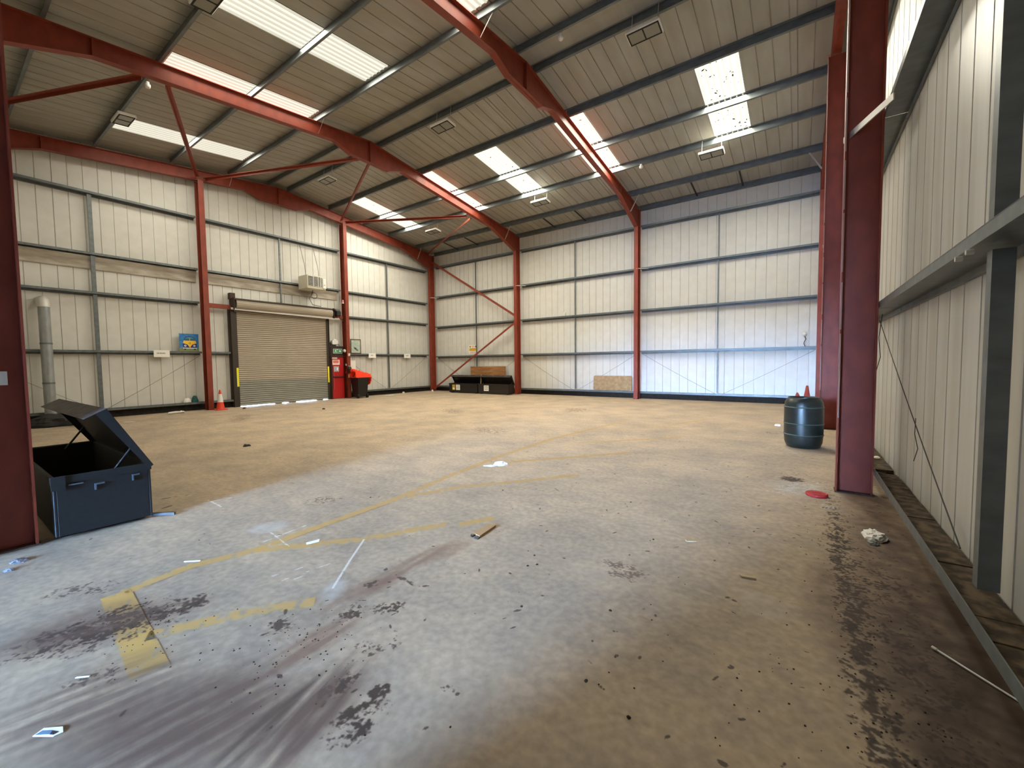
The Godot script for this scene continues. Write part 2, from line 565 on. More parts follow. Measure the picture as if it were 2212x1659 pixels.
	st = mb()
	box(st, Vector3(10.9, -0.2, 17.45), Vector3(19.12, -0.002, 27.2))
	obj("added_annex_slab", st, mat(Color(0.35, 0.33, 0.30), 0.8), an)
	# ground outside
	st = mb()
	box(st, Vector3(-60, -0.6, -60), Vector3(80, -0.21, 80))
	var gr := obj("ground", st, mat(Color(0.42, 0.42, 0.42), 0.9))
	gr.set_meta("kind", "structure")
	tag(gr, "grey yard outside seen under the shutter", "ground")
	# roof
	var ce := struct_root("ceiling", "pitched roof underside of beige metal liner sheets", "ceiling")
	for slope in 2:
		var edges := [-0.36]
		var lights := []
		for s in rooflights():
			if (s[2] < 8.5) == (slope == 0):
				lights.append(s)
		for s in lights:
			roof_steps(edges, s[0])
			edges.append(s[1])
		roof_steps(edges, 18.96)
		for k in edges.size() - 1:
			var x0: float = edges[k]
			var x1: float = edges[k + 1]
			var gap: Array = []
			for s in lights:
				if absf(s[0] - x0) < 0.01:
					gap = s
			var runs := [[-0.6, 8.49]] if slope == 0 else [[8.51, 17.6]]
			if gap.size():
				runs = [[runs[0][0], gap[2]], [gap[3], runs[0][1]]]
			for r in runs:
				roof_sheet(ce, x0, x1, r[0], r[1], slope)
	st = mb()
	for slope in 2:
		var s := 1.0 if slope == 0 else -1.0
		var za := -0.7 if slope == 0 else 17.7
		var y0 := roof_y(za) + 0.10
		hexa(st, [Vector3(-0.5, y0, za), Vector3(19.1, y0, za), Vector3(19.1, 9.29, 8.5), Vector3(-0.5, 9.29, 8.5), Vector3(-0.5, y0 + 0.05, za), Vector3(19.1, y0 + 0.05, za), Vector3(19.1, 9.34, 8.5), Vector3(-0.5, 9.34, 8.5)])
	obj("outer_skin", st, M.core, ce)
	st = mb()
	prism(st, PackedVector2Array([Vector2(-0.35, -0.06), Vector2(0, -0.02), Vector2(0.35, -0.06), Vector2(0.35, -0.045), Vector2(0, -0.005), Vector2(-0.35, -0.045)]), Vector3(-0.35, 9.19, 8.5), Vector3(0, 0, 1), Vector3(0, 1, 0), Vector3(19.3, 0, 0))
	obj("ridge_flashing", st, M.roof, ce)
	rooflight_windows()

func roof_steps(edges: Array, to: float) -> void:
	var from: float = edges[-1]
	var n := maxi(1, roundi((to - from) / 1.0))
	for k in n:
		edges.append(from + (to - from) * (k + 1) / n)

func sheet_edges(a: float, b: float, first: float) -> Array:
	var r := [a]
	var x := a + first
	while x < b - 0.15:
		r.append(x)
		x += 1.0
	r.append(b)
	return r

func roof_sheet(ce: Node3D, x0: float, x1: float, za: float, zb: float, slope: int) -> void:
	# built flat (x across, y along the slope, face down), then laid on the slope
	var len := absf(zb - za) * sqrt(1 + 0.112 * 0.112)
	var s := sheet(x1 - x0, 0, 0, len, len)
	var rise := 0.112 if slope == 0 else -0.112
	var along := Vector3(0, rise, 1).normalized()
	var down := -Vector3(0, 1, -rise).normalized()
	# x axis must keep a right-handed frame: x × y = z, with y = along and z = down
	var xa := along.cross(down)
	var o := Vector3(x0 if xa.x > 0 else x1, roof_y(za), za)
	obj("roof_panel", s, M.roof, ce).transform = Transform3D(Basis(xa, along, down), o)

func rooflight_windows() -> void:
	var where := ["over the bay by the roller door wall", "beside the second red frame", "in the middle bay", "hugging the third red frame", "in the bay above the barrel"]
	var n := 0
	for s in rooflights():
		var slope := 0 if s[2] < 8.5 else 1
		var side := "rear roof slope" if slope == 0 else "front roof slope"
		var w := struct_root("window_%d" % (n + 1), "glowing white rooflight in the %s %s" % [side, where[n % 5]], "rooflight")
		var rise := 0.112 if slope == 0 else -0.112
		var along := Vector3(0, rise, 1).normalized()
		var down := -Vector3(0, 1, -rise).normalized()
		var xa := along.cross(down)
		var len: float = absf(s[3] - s[2]) * sqrt(1 + 0.112 * 0.112)
		var tr := Transform3D(Basis(xa, along, down), Vector3(s[0] if xa.x > 0 else s[1], roof_y(s[2]), s[2]))
		var glow := StandardMaterial3D.new()
		glow.albedo_color = Color(0.5, 0.52, 0.5)
		glow.roughness = 0.6
		glow.emission_enabled = true
		glow.emission = Color(1.0, 0.985, 0.93)
		glow.emission_energy_multiplier = 1.3 if slope == 0 else 0.95
		var rib := glow.duplicate()
		rib.emission = Color(1.0, 0.97, 0.88)
		rib.emission_energy_multiplier = 1.0 if slope == 0 else 0.66
		var st := mb()
		box(st, Vector3(0.0, 0, -0.02), Vector3(1.0, len, -0.012))
		part("sheet", st.commit(), glow, w, tr)
		for k in 7:
			st = mb()
			var x := 0.07 + 0.143 * k
			prism(st, PackedVector2Array([Vector2(x - 0.03, -0.012), Vector2(x - 0.014, 0.012), Vector2(x + 0.014, 0.012), Vector2(x + 0.03, -0.012)]), Vector3.ZERO, Vector3(1, 0, 0), Vector3(0, 0, 1), Vector3(0, len, 0))
			part("rib", st.commit(), rib, w, tr)
		st = mb()
		for e in [[0.0, 0.012], [0.988, 1.0]]:
			box(st, Vector3(e[0], 0, -0.02), Vector3(e[1], len, 0.006))
		part("edge_strip", st.commit(), M.roof, w, tr)
		if slope == 0:
			# leaves and moss lying on the sheet
			var r2 := RandomNumberGenerator.new()
			r2.seed = 40 + n
			for k in (46 if n == 4 else 12):
				st = mb()
				var a := r2.randf() * TAU
				var cx := 0.08 + 0.84 * r2.randf()
				var cy := len * (0.04 + 0.92 * r2.randf())
				var l := r2.randf_range(0.018, 0.06)
				var d := Vector2(cos(a), sin(a)) * l
				var e := Vector2(-d.y, d.x) * r2.randf_range(0.25, 0.7)
				prism(st, PackedVector2Array([Vector2(cx, cy) - d, Vector2(cx, cy) + e, Vector2(cx, cy) + d, Vector2(cx, cy) - e * 0.6]), Vector3(0, 0, 0.0125), Vector3(1, 0, 0), Vector3(0, 1, 0), Vector3(0, 0, 0.003))
				part("leaf_fleck", st.commit(), M.leaf, w, tr)
		n += 1

# ---------------------------------------------------------------- floor
var fim := []                     # textures being painted: {data, w, h, ox, oz, sc}
var floor_mats := []
var noise_a := PackedByteArray()
var noise_b := PackedByteArray()
var noise_c := PackedByteArray()

func noise_bytes(sd: int, freq: float, oct: int, kind: int) -> PackedByteArray:
	var n := FastNoiseLite.new()
	n.seed = sd
	n.frequency = freq
	n.fractal_octaves = oct
	n.noise_type = kind
	var im := n.get_seamless_image(1024, 1024, false, false, 0.1, true)
	im.convert(Image.FORMAT_L8)
	return im.get_data()

func floor_slab() -> void:
	noise_a = noise_bytes(11, 0.006, 6, FastNoiseLite.TYPE_SIMPLEX_SMOOTH)
	noise_b = noise_bytes(12, 0.03, 5, FastNoiseLite.TYPE_SIMPLEX_SMOOTH)
	noise_c = noise_bytes(14, 0.02, 4, FastNoiseLite.TYPE_SIMPLEX)
	var fl := struct_root("floor", "dusty stained tan concrete floor with worn yellow markings", "floor")
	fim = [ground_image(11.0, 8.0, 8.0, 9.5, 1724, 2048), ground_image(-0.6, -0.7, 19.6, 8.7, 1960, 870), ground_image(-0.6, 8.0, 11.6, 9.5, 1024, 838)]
	for l in marking_lines():
		stroke(l[0], l[1], l[2], l[3], l[4])
	stains_and_shade()
	var areas := [[11.0, 8.0, 8.0, 9.5], [-0.6, -0.7, 19.6, 8.7], [-0.6, 8.0, 11.6, 9.5]]
	var grit := noise_tex(17, 0.05, Color(0.35, 0.35, 0.35), Color(0.65, 0.65, 0.65), 512, 1.4)
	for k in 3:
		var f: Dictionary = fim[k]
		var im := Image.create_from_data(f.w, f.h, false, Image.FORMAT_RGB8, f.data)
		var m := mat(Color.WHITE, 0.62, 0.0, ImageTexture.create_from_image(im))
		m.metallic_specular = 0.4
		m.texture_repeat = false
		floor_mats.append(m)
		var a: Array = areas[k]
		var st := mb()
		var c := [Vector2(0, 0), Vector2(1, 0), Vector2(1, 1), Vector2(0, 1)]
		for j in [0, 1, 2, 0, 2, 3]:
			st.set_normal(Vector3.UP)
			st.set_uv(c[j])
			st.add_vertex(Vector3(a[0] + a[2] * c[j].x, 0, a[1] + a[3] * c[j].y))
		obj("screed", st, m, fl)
	var st := mb()
	box(st, Vector3(-0.6, -0.2, -0.7), Vector3(19.0, -0.006, 17.45))
	obj("slab", st, M.plinth, fl)
	fim.clear()

func ground_image(ox: float, oz: float, sx: float, sz: float, w: int, h: int) -> Dictionary:
	var d := PackedByteArray()
	d.resize(w * h * 3)
	var px := sx / w
	var pz := sz / h
	var at := 0
	for j in h:
		var z := oz + (j + 0.5) * pz
		var ra := (int(z * 128.0) & 1023) << 10
		var rb := (int(z * 460.0) & 1023) << 10
		var rc := (int(z * 210.0) & 1023) << 10
		for i in w:
			var x := ox + (i + 0.5) * px
			var a := noise_a[ra | (int(x * 128.0 + 2048.0) & 1023)]
			var b := noise_b[rb | (int(x * 460.0 + 2048.0) & 1023)]
			var c := noise_c[rc | (int(x * 95.0 + 2048.0) & 1023)]
			var v := 1.06 + (a - 128) * 0.0007 + (b - 128) * 0.0007 + (c - 128) * 0.0004 - maxf(z - 11.5, 0.0) * 0.030  # darkens towards the camera: dim near floor put into the colour
			if c > 205:
				v -= (c - 205) * 0.003
			var t := (a + c - 256) * 0.0002
			d[at] = int(clampf(v * (164.0 + t * 60.0), 0, 255))
			d[at + 1] = int(clampf(v * 146.0, 0, 255))
			d[at + 2] = int(clampf(v * (124.0 - t * 90.0), 0, 255))
			at += 3
	return {"data": d, "w": w, "h": h, "ox": ox, "oz": oz, "sx": px, "sz": pz}

func dab(f: Dictionary, x0: float, z0: float, x1: float, z1: float) -> Array:
	return [maxi(0, int((x0 - f.ox) / f.sx)), maxi(0, int((z0 - f.oz) / f.sz)), mini(f.w - 1, int((x1 - f.ox) / f.sx)), mini(f.h - 1, int((z1 - f.oz) / f.sz))]

func blot(kind: int, cx: float, cz: float, rx: float, rz: float, turn: float, col: Color, power: float, thr: float) -> void:
	# kind 0: soft film of dirt, dust and painted shade; kind 1: broken clumps
	var ca := cos(turn)
	var sa := sin(turn)
	var ex := absf(ca) * rx + absf(sa) * rz
	var ez := absf(sa) * rx + absf(ca) * rz
	for f in fim:
		var r := dab(f, cx - ex, cz - ez, cx + ex, cz + ez)
		var data: PackedByteArray = f.data
		for j in range(r[1], r[3] + 1):
			var z: float = f.oz + (j + 0.5) * f.sz
			for i in range(r[0], r[2] + 1):
				var x: float = f.ox + (i + 0.5) * f.sx
				var u := ((x - cx) * ca + (z - cz) * sa) / rx
				var v := ((z - cz) * ca - (x - cx) * sa) / rz
				var q := u * u + v * v
				if q >= 1.0:
					continue
				var fall := (1.0 - q) * (1.0 - q)
				var a := 0.0
				if kind == 0:
					var n := noise_c[((int(z * 210.0) & 1023) << 10) | (int(x * 210.0 + 2048.0) & 1023)] / 255.0
					a = power * minf(1.0, fall * 1.5) * (0.45 + 0.75 * n)
				elif kind == 1:
					var n := (noise_b[((int(z * 260.0) & 1023) << 10) | (int(x * 260.0 + 2048.0) & 1023)] * 0.5 + noise_b[((int(z * 900.0) & 1023) << 10) | (int(x * 900.0 + 20480.0) & 1023)] * 0.5) / 255.0
					a = power * clampf((n * (0.55 + 0.6 * sqrt(fall)) - thr) * 8.0, 0.0, 1.0)
				else:
					# dragged smear: noise drawn out along the blot's long axis
					var n := noise_c[((int(v * rz * 420.0 + 4096.0) & 1023) << 10) | (int(u * rx * 50.0 + 4096.0) & 1023)] / 255.0
					a = power * minf(1.0, fall * 1.6) * clampf((n - thr) * 1.7 + 0.5, 0.0, 1.0)
				mix_in(data, (j * int(f.w) + i) * 3, col, a)
		f.data = data

func stroke(pts: Array, width: float, col: Color, power: float, thr: float) -> void:
	for k in pts.size() - 1:
		var p: Vector2 = pts[k]
		var q: Vector2 = pts[k + 1]
		var w := width * 0.5
		for f in fim:
			var r := dab(f, minf(p.x, q.x) - w, minf(p.y, q.y) - w, maxf(p.x, q.x) + w, maxf(p.y, q.y) + w)
			var data: PackedByteArray = f.data
			var d := q - p
			var l2 := d.length_squared()
			for j in range(r[1], r[3] + 1):
				var z: float = f.oz + (j + 0.5) * f.sz
				for i in range(r[0], r[2] + 1):
					var x: float = f.ox + (i + 0.5) * f.sx
					var e := Vector2(x, z)
					var t := (e - p).dot(d) / l2
					if t < 0.0 or t > 1.0:
						continue
					var s := (p + d * t).distance_to(e) / w
					if s >= 1.0:
						continue
					var n := noise_b[((int(z * 330.0) & 1023) << 10) | (int(x * 330.0 + 2048.0) & 1023)] / 255.0
					mix_in(data, (j * int(f.w) + i) * 3, col, power * clampf((n * (1.1 - 0.35 * s * s) - thr) * 5.0, 0.0, 1.0))
			f.data = data

func mix_in(data: PackedByteArray, at: int, col: Color, a: float) -> void:
	if a > 0.0:
		data[at] = int(lerpf(data[at], col.r * 255.0, a))
		data[at + 1] = int(lerpf(data[at + 1], col.g * 255.0, a))
		data[at + 2] = int(lerpf(data[at + 2], col.b * 255.0, a))

func stains_and_shade() -> void:
	var dirt := Color(0.19, 0.145, 0.12)  # earth tone; also paints the shade below the side base rail
	var brown := Color(0.33, 0.26, 0.22)
	var redbrown := Color(0.42, 0.31, 0.25)
	var dust := Color(0.68, 0.66, 0.63)
	var chalk := Color(0.80, 0.79, 0.77)
	var pale := Color(0.66, 0.60, 0.49)
	blot(0, 15.71, 16.83, 0.65, 0.33, -0.81, brown, 0.55, 0.5)
	blot(0, 14.44, 16.88, 0.53, 0.37, -0.99, brown, 0.6, 0.5)
	blot(1, 14.55, 16.81, 0.53, 0.29, -1.23, dirt, 0.85, 0.44)
	blot(1, 14.66, 16.47, 0.17, 0.15, -1.36, dirt, 0.85, 0.4)
	blot(1, 13.81, 16.81, 0.40, 0.24, -0.98, dirt, 0.7, 0.6)
	blot(1, 15.42, 16.22, 0.11, 0.13, -1.23, dirt, 0.8, 0.5)
	blot(1, 15.07, 16.96, 0.23, 0.14, -0.88, dirt, 0.7, 0.6)
	blot(0, 16.22, 16.41, 0.34, 0.16, -1.87, brown, 0.6, 0.5)
	blot(1, 15.66, 15.91, 0.14, 0.12, -1.14, dirt, 0.9, 0.46)
	blot(1, 15.83, 15.74, 0.16, 0.11, -1.08, dirt, 0.9, 0.48)
	blot(1, 16.36, 16.19, 0.08, 0.06, -1.35, dirt, 0.95, 0.38)
	blot(1, 16.42, 16.37, 0.17, 0.12, -1.38, dirt, 0.95, 0.42)
	blot(1, 16.16, 16.33, 0.22, 0.12, -1.59, dirt, 0.9, 0.54)
	blot(1, 16.07, 16.02, 0.26, 0.17, -1.22, dirt, 0.75, 0.62)
	blot(1, 16.62, 16.00, 0.06, 0.04, 0.21, dirt, 0.85, 0.48)
	blot(0, 15.56, 14.92, 0.37, 0.16, -1.44, redbrown, 0.55, 0.5)
	blot(0, 15.51, 15.62, 0.28, 0.15, -1.38, redbrown, 0.5, 0.5)
	blot(1, 15.48, 15.59, 0.09, 0.07, -1.39, dirt, 0.8, 0.46)
	stroke([Vector2(15.38, 15.41), Vector2(15.62, 15.43), Vector2(15.85, 15.44)], 0.042, dirt, 0.8, 0.45)
	blot(0, 13.72, 15.51, 0.24, 0.21, -1.03, dust, 0.75, 0.5)
	blot(0, 15.32, 15.80, 0.21, 0.11, -2.30, dust, 0.6, 0.5)
	stroke([Vector2(14.77, 15.16), Vector2(15.02, 15.47), Vector2(15.30, 15.80)], 0.019, chalk, 0.8, 0.1)
	stroke([Vector2(12.28, 15.62), Vector2(12.36, 15.31)], 0.022, chalk, 0.8, 0.3)
	stroke([Vector2(12.21, 15.51), Vector2(12.63, 15.52)], 0.022, chalk, 0.7, 0.3)
	stroke([Vector2(14.04, 15.72), Vector2(13.99, 15.28)], 0.023, chalk, 0.7, 0.4)
	stroke([Vector2(13.87, 15.56), Vector2(14.33, 15.62)], 0.017, chalk, 0.7, 0.3)
	stroke([Vector2(14.75, 15.96), Vector2(14.76, 15.87)], 0.019, chalk, 0.6, 0.4)
	stroke([Vector2(14.80, 15.84), Vector2(14.81, 15.75)], 0.019, chalk, 0.6, 0.4)
	stroke([Vector2(14.91, 15.78), Vector2(14.92, 15.69)], 0.019, chalk, 0.6, 0.4)
	stroke([Vector2(14.92, 15.69), Vector2(14.94, 15.59)], 0.019, chalk, 0.6, 0.4)
	stroke([Vector2(14.94, 15.89), Vector2(14.95, 15.81)], 0.018, chalk, 0.6, 0.4)
	stroke([Vector2(14.88, 15.97), Vector2(14.89, 15.88)], 0.018, chalk, 0.6, 0.4)
	stroke([Vector2(18.34, 11.91), Vector2(18.31, 13.20), Vector2(18.29, 14.01), Vector2(18.31, 14.52), Vector2(18.33, 14.90), Vector2(18.32, 15.34)], 0.101, dirt, 0.8, 0.56)
	blot(0, 18.29, 14.06, 1.03, 0.30, 1.54, brown, 0.6, 0.5)
	blot(1, 18.56, 13.58, 0.15, 0.18, 0.80, dirt, 0.9, 0.5)
	blot(1, 18.38, 14.35, 0.18, 0.15, 1.09, dirt, 0.85, 0.55)
	blot(1, 18.46, 14.61, 0.11, 0.15, 0.28, dirt, 0.8, 0.57)
	blot(1, 18.41, 15.11, 0.09, 0.12, 0.26, dirt, 0.85, 0.55)
	blot(1, 18.33, 12.82, 0.69, 0.20, 1.47, dirt, 0.7, 0.62)
	blot(0, 18.06, 11.22, 0.46, 0.50, -0.78, dust, 0.7, 0.5)
	blot(1, 18.04, 11.20, 0.79, 0.32, -1.07, chalk, 0.7, 0.52)
	blot(1, 17.96, 10.80, 0.17, 0.16, -0.44, dirt, 0.9, 0.35)
	blot(1, 18.32, 11.87, 0.19, 0.13, 1.30, chalk, 0.7, 0.45)
	stroke([Vector2(17.44, 8.75), Vector2(17.78, 8.39), Vector2(18.06, 9.11), Vector2(18.33, 9.44)], 0.059, dust, 0.7, 0.4)
	blot(0, 17.85, 14.33, 0.26, 0.20, 0.81, dust, 0.4, 0.5)
	stroke([Vector2(16.30, 14.48), Vector2(16.77, 14.51), Vector2(17.22, 14.51), Vector2(17.53, 14.53), Vector2(17.72, 14.54), Vector2(17.74, 14.45), Vector2(17.66, 14.39), Vector2(17.44, 14.38)], 0.041, pale, 0.5, 0.4)
	stroke([Vector2(16.75, 15.33), Vector2(16.79, 15.01), Vector2(16.83, 14.66)], 0.049, pale, 0.35, 0.4)
	blot(1, 16.93, 14.40, 0.28, 0.17, 0.21, brown, 0.7, 0.48)
	stroke([Vector2(16.56, 12.07), Vector2(16.95, 13.54), Vector2(17.20, 14.60)], 0.026, pale, 0.35, 0.42)
	stroke([Vector2(16.63, 12.02), Vector2(17.00, 13.51), Vector2(17.24, 14.57)], 0.026, pale, 0.35, 0.42)
	stroke([Vector2(16.70, 11.98), Vector2(17.05, 13.48), Vector2(17.28, 14.55)], 0.026, pale, 0.35, 0.42)
	stroke([Vector2(15.35, 11.00), Vector2(15.46, 12.25), Vector2(15.48, 13.59), Vector2(15.61, 14.42)], 0.074, pale, 0.3, 0.45)
	blot(0, 18.33, 15.25, 0.05, 0.05, 1.19, dust, 0.7, 0.5)
	blot(0, 18.86, 13.92, 0.81, 0.15, 1.57, dirt, 0.55, 0.5)  # shade below the side base rail, painted into the floor
	blot(1, 8.37, 7.17, 0.56, 1.68, -1.01, brown, 0.7, 0.55)
	blot(1, 11.89, 4.91, 0.73, 1.19, -0.12, brown, 0.7, 0.55)
	blot(1, 13.41, 14.74, 0.31, 0.26, -0.85, brown, 0.7, 0.55)
	blot(1, 17.03, 13.89, 0.13, 0.06, -0.24, brown, 0.7, 0.55)
	blot(1, 11.96, 9.71, 0.57, 0.88, -1.17, brown, 0.7, 0.55)
	blot(1, 17.51, 6.78, 0.31, 0.18, 0.76, brown, 0.7, 0.55)
	blot(1, 3.78, 11.76, 0.48, 1.77, -1.11, brown, 0.7, 0.55)
	stroke([Vector2(11.69, 15.81), Vector2(11.71, 15.67)], 0.036, dirt, 0.8, 0.4)
	stroke([Vector2(12.12, 15.94), Vector2(12.09, 15.82)], 0.033, dirt, 0.8, 0.4)
	stroke([Vector2(11.78, 15.63), Vector2(11.76, 15.55)], 0.036, dirt, 0.8, 0.4)
	blot(2, 15.80, 16.80, 0.60, 0.42, -1.44, brown, 0.75, 0.40)
	blot(2, 15.25, 17.00, 0.55, 0.40, -1.35, brown, 0.6, 0.42)
	blot(2, 14.50, 16.85, 0.75, 0.16, -1.15, brown, 0.7, 0.38)
	blot(2, 16.20, 16.45, 0.55, 0.20, 1.23, brown, 0.8, 0.38)
	blot(2, 16.10, 16.60, 0.50, 0.10, 1.35, dirt, 0.6, 0.48)
	blot(2, 15.75, 16.20, 0.45, 0.14, -1.60, redbrown, 0.7, 0.40)
	blot(2, 15.50, 15.40, 0.95, 0.12, -1.62, redbrown, 0.55, 0.40)
	blot(0, 18.66, 14.2, 4.6, 0.40, 1.571, brown, 0.85, 0.30)
	blot(0, 18.70, 15.6, 2.6, 0.45, 1.571, dirt, 0.60, 0.45)
	blot(0, 17.9, 17.0, 1.4, 0.8, 1.3, brown, 0.40, 0.45)
	blot(1, 18.34, 14.0, 3.8, 0.16, 1.571, dirt, 0.8, 0.50)
	blot(1, 18.55, 14.6, 3.2, 0.30, 1.571, dirt, 0.65, 0.58)
	var r := RandomNumberGenerator.new()
	r.seed = 5
	for k in 260:
		var x := 18.9 - 3.6 * pow(r.randf(), 1.5)
		var z := r.randf_range(10.0, 17.4)
		blot(1, x, z, r.randf_range(0.012, 0.035), r.randf_range(0.006, 0.014), r.randf() * PI, dirt, 0.75, 0.36)
	for k in 330:
		var x := r.randf_range(2.0, 18.5)
		var z := r.randf_range(2.0, 17.4)
		var far := clampf(Vector2(x, z).distance_to(Vector2(18, 17.4)) / 9.0, 0.3, 1.0)
		blot(1, x, z, r.randf_range(0.02, 0.08) * far, r.randf_range(0.008, 0.02) * far, r.randf() * PI, brown, 0.7, 0.36)

func marking_lines() -> Array:
	var y1 := Color(0.70, 0.548, 0.29)
	var y2 := Color(0.71, 0.57, 0.33)
	return [
		[[Vector2(14.08, 16.70), Vector2(15.24, 16.80)], 0.16, y1, 0.9, 0.20, "broad worn yellow bar closing the hatched floor marking"],
		[[Vector2(14.10, 16.66), Vector2(14.03, 16.27), Vector2(14.17, 15.79), Vector2(14.15, 15.60), Vector2(14.10, 14.25)], 0.11, y1, 0.75, 0.22, "long yellow edge line of the hatched floor marking"],
		[[Vector2(14.10, 14.25), Vector2(13.95, 13.2), Vector2(13.82, 12.0), Vector2(13.78, 9.8), Vector2(13.99, 8.05)], 0.11, y1, 0.7, 0.22, "yellow edge line from the hatch fork past the crumpled film"],
		[[Vector2(13.99, 7.97), Vector2(14.2, 6.6)], 0.11, y2, 0.7, 0.25, "farthest faint stretch of the yellow edge line"],
		[[Vector2(14.17, 15.82), Vector2(14.75, 15.17), Vector2(15.15, 14.48)], 0.11, y1, 0.75, 0.22, "yellow hatch stripe ending short of the cardboard strip"],
		[[Vector2(15.27, 14.42), Vector2(15.45, 14.10)], 0.10, y1, 0.85, 0.18, "short yellow dash just beyond the cardboard strip"],
		[[Vector2(14.86, 16.72), Vector2(15.05, 16.36), Vector2(15.35, 15.96)], 0.11, y1, 0.75, 0.28, "faded muddy hatch stripe touching the broad yellow bar"],
		[[Vector2(14.15, 14.12), Vector2(14.45, 13.43), Vector2(14.93, 12.86), Vector2(15.47, 12.12)], 0.10, y1, 0.75, 0.24, "yellow hatch stripe between the paper litter and cardboard strip"],
		[[Vector2(14.22, 11.98), Vector2(15.59, 10.34)], 0.10, y1, 0.8, 0.2, "clean yellow hatch stripe just past the crumpled white film"],
		[[Vector2(14.45, 10.0), Vector2(16.0, 8.35)], 0.10, y2, 0.75, 0.25, "thin faded hatch stripe second beyond the crumpled film"],
		[[Vector2(14.35, 7.96), Vector2(15.22, 7.3), Vector2(15.95, 5.1)], 0.10, y2, 0.7, 0.3, "faintest hatch stripe farthest out towards the rear wall"],
	]

func floor_markings() -> void:
	# each worn painted line is a film of its own on the slab
	for l in marking_lines():
		var p: Array = l[0]
		var near: bool = p[0].y > 8.0
		var o0 := Vector2(11.0, 8.0) if near else Vector2(-0.6, -0.7)
		var sz := Vector2(8.0, 9.5) if near else Vector2(19.6, 8.7)
		var st := mb()
		for k in p.size() - 1:
			var d: Vector2 = (p[k + 1] - p[k]).normalized()
			var s := Vector2(-d.y, d.x) * float(l[1]) * 0.5
			var h := 0.0015 + 0.0002 * k
			var q := [p[k] - s, p[k] + s, p[k + 1] + s, p[k + 1] - s]
			var order := [0, 1, 2, 0, 2, 3]
			if (q[1] - q[0]).cross(q[2] - q[0]) < 0.0:
				order = [0, 2, 1, 0, 3, 2]
			for j in order:
				st.set_normal(Vector3.UP)
				st.set_uv((q[j] - o0) / sz)
				st.add_vertex(Vector3(q[j].x, h, q[j].y))
		var o := obj("floor_marking", st, floor_mats[0 if near else 1])
		o.set_meta("kind", "structure")
		tag(o, l[5], "floor marking")

# ---------------------------------------------------------------- steel frame
func raf_top(z: float) -> float:
	return 9.0 - 0.112 * absf(8.5 - z)

func raf_bottom(z: float) -> float:
	# soffit of a portal rafter: eaves haunches at both ends and a flat apex haunch
	var e := minf(z, SPAN - z)
	var y := raf_top(z) - 0.37
	if e < 1.9:
		y = lerpf(7.22, raf_top(1.9) - 0.37, clampf(e / 1.9, 0.0, 1.0))
	if absf(z - 8.5) < 0.75:
		y = 8.30
	elif absf(z - 8.5) < 1.3:
		y = lerpf(8.30, raf_top(7.2) - 0.37, (absf(z - 8.5) - 0.75) / 0.55)
	return y

func steel_frame() -> void:
	var cname := ["corner column of the frame along the roller door wall", "column between the chests and the next open bay", "column between the fibreboard sheet and the barrel bay", "corner column hidden behind the far side wall post"]
	for k in 4:
		var x: float = frames_x[k]
		eaves_column(x, 0.0, -0.34, "red oxide painted steel " + cname[k])
		if k >= 1:
			var fn: String = ["", "dark red steel column hidden behind the one by the open chest", "dark red steel column with whitish scuffed foot by the open chest", "dark red steel corner column on the doorway side"][k]
			eaves_column(x, 16.87, 17.21, fn)
	eaves_column(0.0, 16.87, 17.21, "dark red steel corner column behind the open chest on the doorway side")
	rafter(0.0, "red steel rafter lying against the roller door wall")
	rafter(6.12, "red steel rafter of the second frame with pale fly braces")
	rafter(12.28, "red steel rafter of the third frame crossing a rooflight")
	rafter(18.55, "dark red steel rafter along the side wall above the barrel")
	# posts of the two end walls
	gable_post(0.20, -0.14, 5.565, "red steel wall post beside the red door and wheeled bin")
	gable_post(0.20, -0.14, 11.30, "red steel wall post with the traffic cone at its foot")
	gable_post(18.40, 18.74, 5.55, "red steel wall post standing beyond the green barrel")
	gable_post(18.40, 18.74, 11.08, "big red steel wall post behind the red round lid")

func eaves_column(x: float, zi: float, zo: float, label: String) -> void:
	var t := thing("steel_column", label, "steel column", Vector3(x, 0, zi), "portal frame columns")
	var s := -1.0 if zo < zi else 1.0
	var d := absf(zo - zi)
	var inner := 7.26
	var outer := 8.0
	var st := mb()
	box(st, Vector3(-0.085, 0.012, minf(0, s * 0.016)), Vector3(0.085, inner, maxf(0, s * 0.016)))
	obj("flange", st, M.red, t)
	st = mb()
	box(st, Vector3(-0.085, 0.012, minf(s * d, s * (d - 0.016))), Vector3(0.085, outer, maxf(s * d, s * (d - 0.016))))
	obj("flange", st, M.red, t)
	st = mb()
	box(st, Vector3(-0.006, 0.012, minf(s * 0.016, s * (d - 0.016))), Vector3(0.006, outer - 0.02, maxf(s * 0.016, s * (d - 0.016))))
	obj("web", st, M.red, t)
	for y in [7.26, 7.95]:
		st = mb()
		box(st, Vector3(-0.08, y - 0.006, minf(s * 0.016, s * (d - 0.016))), Vector3(0.08, y + 0.006, maxf(s * 0.016, s * (d - 0.016))))
		obj("stiffener", st, M.red, t)
	st = mb()
	box(st, Vector3(-0.10, 0, minf(s * -0.01, s * (d + 0.01))), Vector3(0.10, 0.012, maxf(s * -0.01, s * (d + 0.01))))
	obj("base_plate", st, M.rust, t)

